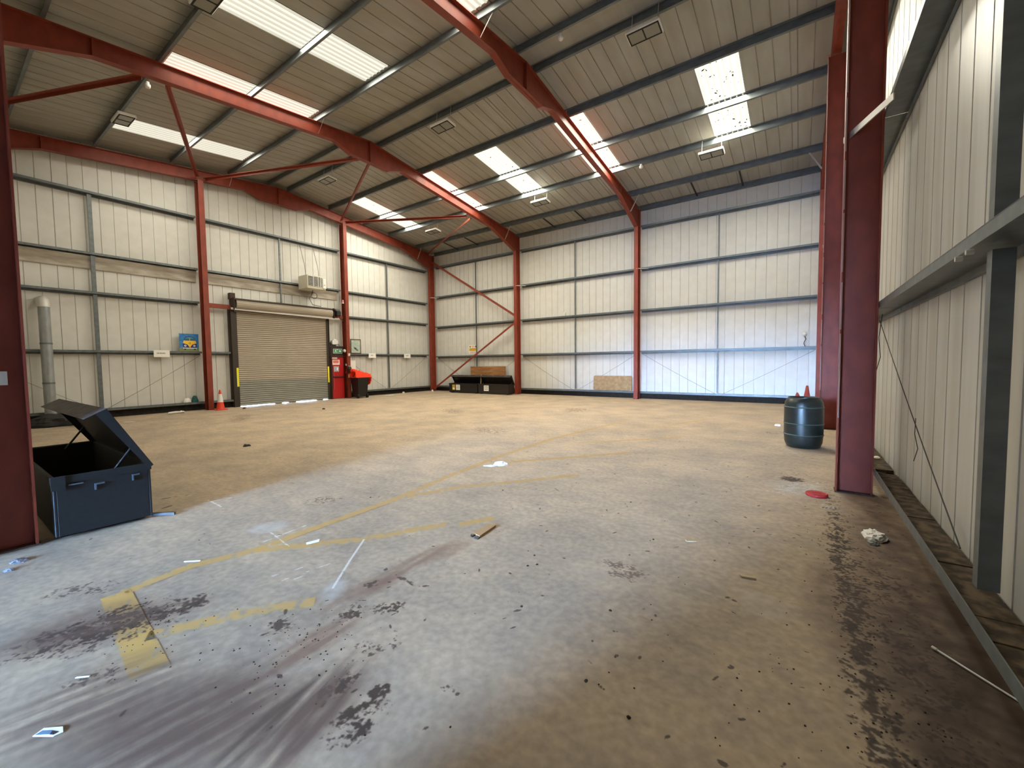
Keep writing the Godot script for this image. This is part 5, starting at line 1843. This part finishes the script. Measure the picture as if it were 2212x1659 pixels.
# ---------------------------------------------------------------- side wall and barrel
func side_wall_things() -> void:
	var t := thing("plastic_barrel", "dark green open plastic barrel with three pale hoop lines", "barrel", Vector3(18.09, 0, 8.2))
	var st := mb()
	lathe(st, Vector3.ZERO, [Vector2(0.001, 0.0), Vector2(0.22, 0.0), Vector2(0.26, 0.02), Vector2(0.29, 0.10), Vector2(0.30, 0.25), Vector2(0.302, 0.45), Vector2(0.30, 0.72), Vector2(0.29, 0.82), Vector2(0.26, 0.885), Vector2(0.235, 0.905), Vector2(0.225, 0.905), Vector2(0.22, 0.89), Vector2(0.225, 0.80), Vector2(0.27, 0.4), Vector2(0.25, 0.05), Vector2(0.001, 0.04)], 40)
	obj("body", st, M.barrel, t)
	for y in [0.24, 0.44, 0.74]:
		st = mb()
		lathe(st, Vector3(0, y, 0), [Vector2(0.298, -0.012), Vector2(0.309, -0.004), Vector2(0.309, 0.004), Vector2(0.298, 0.012)], 40)
		obj("hoop_line", st, M.green_line, t)
	st = mb()
	lathe(st, Vector3(0, 0.898, 0), [Vector2(0.236, 0.0), Vector2(0.244, 0.008), Vector2(0.232, 0.016), Vector2(0.222, 0.008), Vector2(0.224, 0.0)], 40)
	obj("rim", st, M.black, t)
	t = thing("round_lid", "flat red round lid lying on the whitish floor stain", "lid", Vector3(18.21, 0, 11.45))
	st = mb()
	lathe(st, Vector3.ZERO, [Vector2(0.105, 0.0), Vector2(0.11, 0.006), Vector2(0.11, 0.026), Vector2(0.10, 0.032), Vector2(0.10, 0.032), Vector2(0.088, 0.028), Vector2(0.088, 0.028), Vector2(0.001, 0.028)], 32)
	obj("disc", st, M.lid_red, t)
	st = mb()
	bevel_box(st, Vector3(-0.04, 0.028, -0.008), Vector3(0.04, 0.036, 0.008), 0.002)
	obj("grip", st, M.lid_red, t)
	traffic_cone(Vector3(18.20, 0, 2.6), 0.84, M.cone_old, "faded red cone standing behind the green barrel")
	t = thing("broken_cone", "broken dark red cone piece beside the cone behind the barrel", "traffic cone", Vector3(18.02, 0, 3.1))
	st = mb()
	lathe(st, Vector3.ZERO, [Vector2(0.14, 0.0), Vector2(0.10, 0.3), Vector2(0.05, 0.58), Vector2(0.02, 0.66), Vector2(0.001, 0.665)], 18, Basis(Vector3(0, 0, 1), 0.08))
	obj("shell", st, M.cone_old, t)
	st = mb()
	bevel_box(st, Vector3(-0.16, 0, -0.16), Vector3(0.16, 0.02, 0.16), 0.004)
	obj("foot", st, M.cone_old, t)
	# loose twists of wire under the side rail
	st = mb()
	tube(st, [Vector3(18.80, 2.12, 10.95), Vector3(18.78, 1.85, 10.9), Vector3(18.79, 1.62, 10.98), Vector3(18.77, 1.45, 10.86)], 0.004, 6)
	tag(obj("loose_wire", st, M.wire), "short loose wire end hanging under the side rail behind the big post", "wire")
	st = mb()
	tube(st, [Vector3(18.90, 1.05, 12.22), Vector3(18.88, 0.92, 12.32), Vector3(18.89, 0.80, 12.4), Vector3(18.87, 0.68, 12.38)], 0.003, 6)
	tag(obj("loose_wire", st, M.wire), "twisted wire tail dangling half way along the slanting wire", "wire")

# ---------------------------------------------------------------- big things on the floor
func floor_things() -> void:
	var t := chest("tool_chest", "large open navy-black steel site chest beside the red column", Vector3(10.0, 0, 16.07), Vector3(2.4, 0.59, 0.70), 62.0, M.chest)
	var st := mb()
	box(st, Vector3(2.412, 0.47, 0.62), Vector3(2.424, 0.60, 0.712))
	obj("corner_plate", st, M.chest, t)
	for q in [[0.55, 0.50, 0.10], [0.39, 0.465, 0.07], [0.12, 0.49, 0.06]]:
		st = mb()
		box(st, Vector3(2.40, q[1], q[0] - q[2] * 0.5), Vector3(2.416, q[1] + 0.012, q[0] + q[2] * 0.5))
		if q[2] < 0.09:
			box(st, Vector3(2.40, q[1] - 0.05, q[0] + q[2] * 0.5 - 0.012), Vector3(2.414, q[1], q[0] + q[2] * 0.5))
		obj("bracket", st, mat(Color(0.30, 0.33, 0.37), 0.4), t)
	t = thing("steel_bar", "dark square steel bar poking out from under the navy chest", "steel bar", Vector3(12.43, 0.0, 16.05))
	st = mb()
	beam(st, Vector3(-0.12, 0.016, 0.005), Vector3(0.05, 0.016, -0.14), 0.03, 0.03)
	obj("bar", st, M.black, t)
	st = mb()
	beam(st, Vector3(0.05, 0.016, -0.14), Vector3(0.054, 0.016, -0.1436), 0.034, 0.034)
	obj("cut_end", st, M.galv, t)
	t = thing("dark_tarpaulin", "heap of dark sheeting on the floor behind the navy chest", "tarpaulin", Vector3(0.95, 0, 15.3))
	st = mb()
	crumple(st, Vector3(1.1, 0.42, 1.5), 81, 28, 0.4)
	obj("heap", st, M.dark, t)
	st = mb()
	tube(st, [Vector3(0.7, 0.12, -0.5), Vector3(0.95, 0.10, -0.35)], 0.09, 14)
	obj("pipe_end", st, M.black, t)
	st = mb()
	box(st, Vector3(12.292, 1.46, 16.98), Vector3(12.33, 1.58, 17.07))
	tag(obj("switch_box", st, M.white), "small pale switch box on the dark red column by the chest", "switch box")

# ---------------------------------------------------------------- litter
func flat_scrap(called: String, label: String, cat: String, pts: Array, m: Material, thick := 0.004, grp := "", lift := 0.0) -> void:
	var c := Vector2.ZERO
	for p in pts:
		c += p
	c /= pts.size()
	var poly2 := PackedVector2Array()
	for p in pts:
		poly2.append(p - c)
	var st := mb()
	prism(st, poly2, Vector3(0, 0.001 + lift, 0), Vector3(1, 0, 0), Vector3(0, 0, 1), Vector3(0, thick, 0))
	var o := obj(called, st, m)
	o.position = Vector3(c.x, 0, c.y)
	tag(o, label, cat, grp)

func floor_litter() -> void:
	var t := thing("cardboard_strip", "flat cardboard strip with torn dark end near the hatch stripes", "cardboard", Vector3(15.58, 0, 14.43))
	var st := mb()
	prism(st, PackedVector2Array([Vector2(-0.035, 0.10), Vector2(0.06, 0.12), Vector2(0.03, -0.16), Vector2(-0.05, -0.15)]), Vector3(0, 0.002, 0), Vector3(1, 0, 0), Vector3(0, 0, 1), Vector3(0, 0.018, 0))
	obj("card", st, M.card, t)
	st = mb()
	prism(st, PackedVector2Array([Vector2(-0.03, 0.10), Vector2(0.0, 0.105), Vector2(-0.005, 0.15), Vector2(-0.035, 0.14)]), Vector3(0, 0.002, 0), Vector3(1, 0, 0), Vector3(0, 0, 1), Vector3(0, 0.014, 0))
	prism(st, PackedVector2Array([Vector2(0.02, 0.108), Vector2(0.062, 0.115), Vector2(0.07, 0.155), Vector2(0.025, 0.16)]), Vector3(0, 0.002, 0), Vector3(1, 0, 0), Vector3(0, 0, 1), Vector3(0, 0.010, 0))
	obj("torn_end", st, M.black, t)
	t = thing("crumpled_film", "crumpled white film with a paper sheet on the yellow edge line", "litter", Vector3(14.17, 0, 12.24))
	st = mb()
	crumple(st, Vector3(0.34, 0.07, 0.26), 91, 20, 0.6)
	obj("film", st, mat(Color(0.82, 0.80, 0.74), 0.3), t)
	st = mb()
	prism(st, PackedVector2Array([Vector2(-0.16, 0.24), Vector2(-0.02, 0.22), Vector2(0.02, 0.10), Vector2(-0.10, 0.14)]), Vector3(0, 0.006, 0), Vector3(1, 0, 0), Vector3(0, 0, 1), Vector3(0, 0.01, 0))
	obj("paper", st, M.paper, t)
	t = thing("crumpled_bag", "crumpled whitish bag lying against the side base rail", "bag", Vector3(18.60, 0, 12.60))
	st = mb()
	crumple(st, Vector3(0.24, 0.085, 0.34), 93, 26, 0.6)
	obj("bag", st, mat(Color(0.93, 0.92, 0.90), 0.7), t)
	st = mb()
	crumple(st, Vector3(0.10, 0.04, 0.14), 95, 14, 0.5)
	obj("torn_corner", st, mat(Color(0.5, 0.52, 0.52), 0.7), t).position = Vector3(-0.03, 0.0, 0.17)
	t = thing("white_rod", "thin white rod lying on the floor and running under the base rail", "rod", Vector3(18.66, 0, 14.32))
	st = mb()
	tube(st, [Vector3(0, 0.012, 0), Vector3(0.10, 0.010, 0.12), Vector3(0.26, 0.010, 0.31)], 0.005, 8)
	obj("rod", st, M.white, t)
	st = mb()
	tube(st, [Vector3(-0.012, 0.012, -0.014), Vector3(0.004, 0.012, 0.005)], 0.008, 8)
	obj("tip", st, M.cream, t)
	t = thing("clear_film", "shiny clear plastic film bunched at the foot of the dark red column", "plastic film", Vector3(12.72, 0, 17.02))
	st = mb()
	crumple(st, Vector3(0.18, 0.03, 0.16), 97, 20, 0.7)
	obj("film", st, M.film, t)
	st = mb()
	crumple(st, Vector3(0.12, 0.025, 0.10), 98, 16, 0.7)
	obj("loose_end", st, M.film, t).position = Vector3(0.17, 0.0, 0.07)
	t = thing("dark_rag", "small dark rag alone on the open floor towards the shutter", "rag", Vector3(8.97, 0, 13.74))
	st = mb()
	crumple(st, Vector3(0.12, 0.05, 0.2), 99, 16, 0.5)
	obj("rag", st, M.dark, t)
	st = mb()
	crumple(st, Vector3(0.05, 0.03, 0.07), 96, 10, 0.4)
	obj("pale_patch", st, mat(Color(0.35, 0.33, 0.3), 0.8), t).position = Vector3(0.0, 0.03, 0.03)
	# folded white strap
	st = mb()
	tube(st, [Vector3(0.42, 0.03, 12.18), Vector3(0.36, 0.05, 12.40), Vector3(0.40, 0.04, 12.62), Vector3(0.52, 0.03, 12.66), Vector3(0.56, 0.05, 12.44), Vector3(0.52, 0.06, 12.25), Vector3(0.46, 0.07, 12.3)], 0.03, 8)
	tag(obj("white_strap", st, M.cloth), "looped white strap on the floor near the door end wall", "strap")
	var v := func(a: float, b: float) -> Vector2: return Vector2(a, b)
	flat_scrap("paper_scrap", "white paper scrap on the floor out from the looped white strap", "paper", [v.call(1.70, 14.05), v.call(1.82, 14.02), v.call(1.95, 13.84), v.call(1.83, 13.88)], M.paper)
	flat_scrap("paper_scrap", "white paper scrap beside the long hatch stripe", "paper", [v.call(14.40, 15.50), v.call(14.44, 15.52), v.call(14.47, 15.42), v.call(14.43, 15.39)], M.paper, 0.006)
	flat_scrap("white_stick", "thin white stick near the long yellow edge line", "stick", [v.call(13.90, 16.245), v.call(13.905, 16.255), v.call(14.0, 16.175), v.call(13.993, 16.165)], M.white, 0.006, "thin white sticks")
	flat_scrap("white_stick", "thin white stick on the muddy floor by the broad yellow bar", "stick", [v.call(14.98, 17.030), v.call(14.984, 17.037), v.call(15.028, 16.995), v.call(15.024, 16.988)], M.white, 0.004, "thin white sticks")
	t = thing("picture_scrap", "torn white edged scrap of a blue picture on the muddy floor", "paper", Vector3(15.345, 0, 17.17))
	st = mb()
	prism(st, PackedVector2Array([Vector2(-0.03, 0.045), Vector2(-0.05, 0.01), Vector2(0.01, -0.04), Vector2(0.05, -0.035), Vector2(0.045, -0.005)]), Vector3(0, 0.002, 0), Vector3(1, 0, 0), Vector3(0, 0, 1), Vector3(0, 0.003, 0))
	obj("white_border", st, M.paper, t)
	st = mb()
	prism(st, PackedVector2Array([Vector2(-0.028, 0.038), Vector2(-0.034, 0.016), Vector2(0.0, -0.01), Vector2(0.02, 0.0)]), Vector3(0, 0.0052, 0), Vector3(1, 0, 0), Vector3(0, 0, 1), Vector3(0, 0.001, 0))
	obj("blue_print", st, mat(Color(0.36, 0.47, 0.55), 0.5), t)
	st = mb()
	prism(st, PackedVector2Array([Vector2(0.002, -0.01), Vector2(0.035, -0.025), Vector2(0.036, -0.008), Vector2(0.02, 0.002)]), Vector3(0, 0.0052, 0), Vector3(1, 0, 0), Vector3(0, 0, 1), Vector3(0, 0.001, 0))
	obj("dark_print", st, mat(Color(0.16, 0.15, 0.18), 0.5), t)
	flat_scrap("wood_splinter", "pale pointed wood splinter on the floor short of the red lid", "splinter", [v.call(17.68, 14.01), v.call(17.70, 14.03), v.call(17.79, 14.01), v.call(17.78, 13.98)], M.pale_wood, 0.012, "pale wood splinters")
	flat_scrap("wood_splinter", "smaller pale wood splinter out on the open floor", "splinter", [v.call(17.21, 13.58), v.call(17.23, 13.61), v.call(17.30, 13.57), v.call(17.28, 13.545)], M.pale_wood, 0.01, "pale wood splinters")
	flat_scrap("white_chip", "small white chip near the far red post", "litter", [v.call(17.54, 5.6), v.call(17.66, 5.62), v.call(17.64, 5.42), v.call(17.55, 5.45)], M.paper, 0.03)
	flat_scrap("white_sheet", "flat white sheet on the floor in front of the base rail beyond the bin", "litter", [v.call(0.38, 3.75), v.call(0.55, 3.75), v.call(0.60, 3.25), v.call(0.42, 3.2)], M.paper, 0.01)
	st = mb()
	crumple(st, Vector3(0.16, 0.14, 0.22), 104, 12, 0.4)
	var o := obj("pale_lump", st, M.cream)
	o.position = Vector3(0.22, 0, 2.3)
	tag(o, "pale lump on the floor by the base rail under the third card", "litter")
	st = mb()
	crumple(st, Vector3(0.10, 0.03, 0.12), 105, 12, 0.5)
	o = obj("white_crumb", st, M.paper)
	o.position = Vector3(18.86, 0.31, 10.35)
	tag(o, "scrap of white film in the side base rail dirt", "litter")
	# dry clods
	var spots := [Vector2(0.9, 10.5), Vector2(3.8, 9.05), Vector2(16.55, 15.23), Vector2(16.47, 12.86), Vector2(16.97, 13.72), Vector2(16.34, 14.69), Vector2(16.24, 14.57), Vector2(16.29, 14.75), Vector2(14.98, 13.29), Vector2(13.8, 14.38), Vector2(17.05, 14.95), Vector2(17.17, 15.58), Vector2(17.42, 15.67)]
	for k in spots.size():
		st = mb()
		var s := 0.13 if k < 2 else 0.022
		crumple(st, Vector3(s, s * 0.45, s * 1.3), 200 + k, 12, 0.5)
		o = obj("mud_clod", st, M.clod)
		o.position = Vector3(spots[k].x, 0.0, spots[k].y)
		o.rotation.y = k * 1.7
		var lab: String = ["dark lump on the floor just out from the shutter by the cone", "dark lump on the floor out from the red door", "lone dark clod on bare concrete farther out from the muddy smears", "lone dark clod on bare floor level with the smaller splinter", "dark clod beside the smaller wood splinter", "dark clod at the middle of the three out from the cardboard strip", "dark clod of the three nearest the cardboard strip", "dark clod of the three out beside the curved pale scrape", "dark clod on bare floor between the hatch stripes", "dark clod by the long yellow edge line inside the pale patch", "dark clod past the curved pale scrape towards the side wall", "dark clod on the dull floor ahead of the muddy side strip", "dark clod closest to the viewer on the dull bare floor"][k]
		tag(o, lab, "clod", "dry clods on the floor")
	# crumbs of dirt nobody could count
	var base := mb()
	crumple(base, Vector3(1.0, 0.5, 1.2), 300, 8, 0.5)
	var mm := MultiMesh.new()
	mm.transform_format = MultiMesh.TRANSFORM_3D
	mm.mesh = base.commit()
	var zones := [[Vector2(18.35, 13.6), Vector2(0.25, 3.4), 260], [Vector2(15.75, 16.25), Vector2(0.5, 0.35), 120], [Vector2(14.8, 16.7), Vector2(0.5, 0.25), 100], [Vector2(18.2, 15.4), Vector2(0.5, 1.4), 120], [Vector2(16.5, 14.5), Vector2(2.2, 2.6), 60]]
	var total := 0
	for z in zones:
		total += z[2]
	mm.instance_count = total
	var at := 0
	for z in zones:
		for k in z[2]:
			var p: Vector2 = z[0] + Vector2(rng.randfn(0, 0.5) * z[1].x, rng.randfn(0, 0.5) * z[1].y)
			p.x = minf(p.x, 18.72)
			p.y = minf(p.y, 17.3)
			var s := rng.randf_range(0.004, 0.013)
			mm.set_instance_transform(at, Transform3D(Basis(Vector3.UP, rng.randf() * TAU).scaled(Vector3(s, s * 0.8, s)), Vector3(p.x, 0.0, p.y)))
			at += 1
	var mi := MultiMeshInstance3D.new()
	mi.name = "dirt_crumbs"
	mi.multimesh = mm
	mi.material_override = M.clod
	add_child(mi)
	mi.set_meta("kind", "stuff")
	tag(mi, "dark crumbs of dirt strewn over the muddy parts of the floor", "dirt")
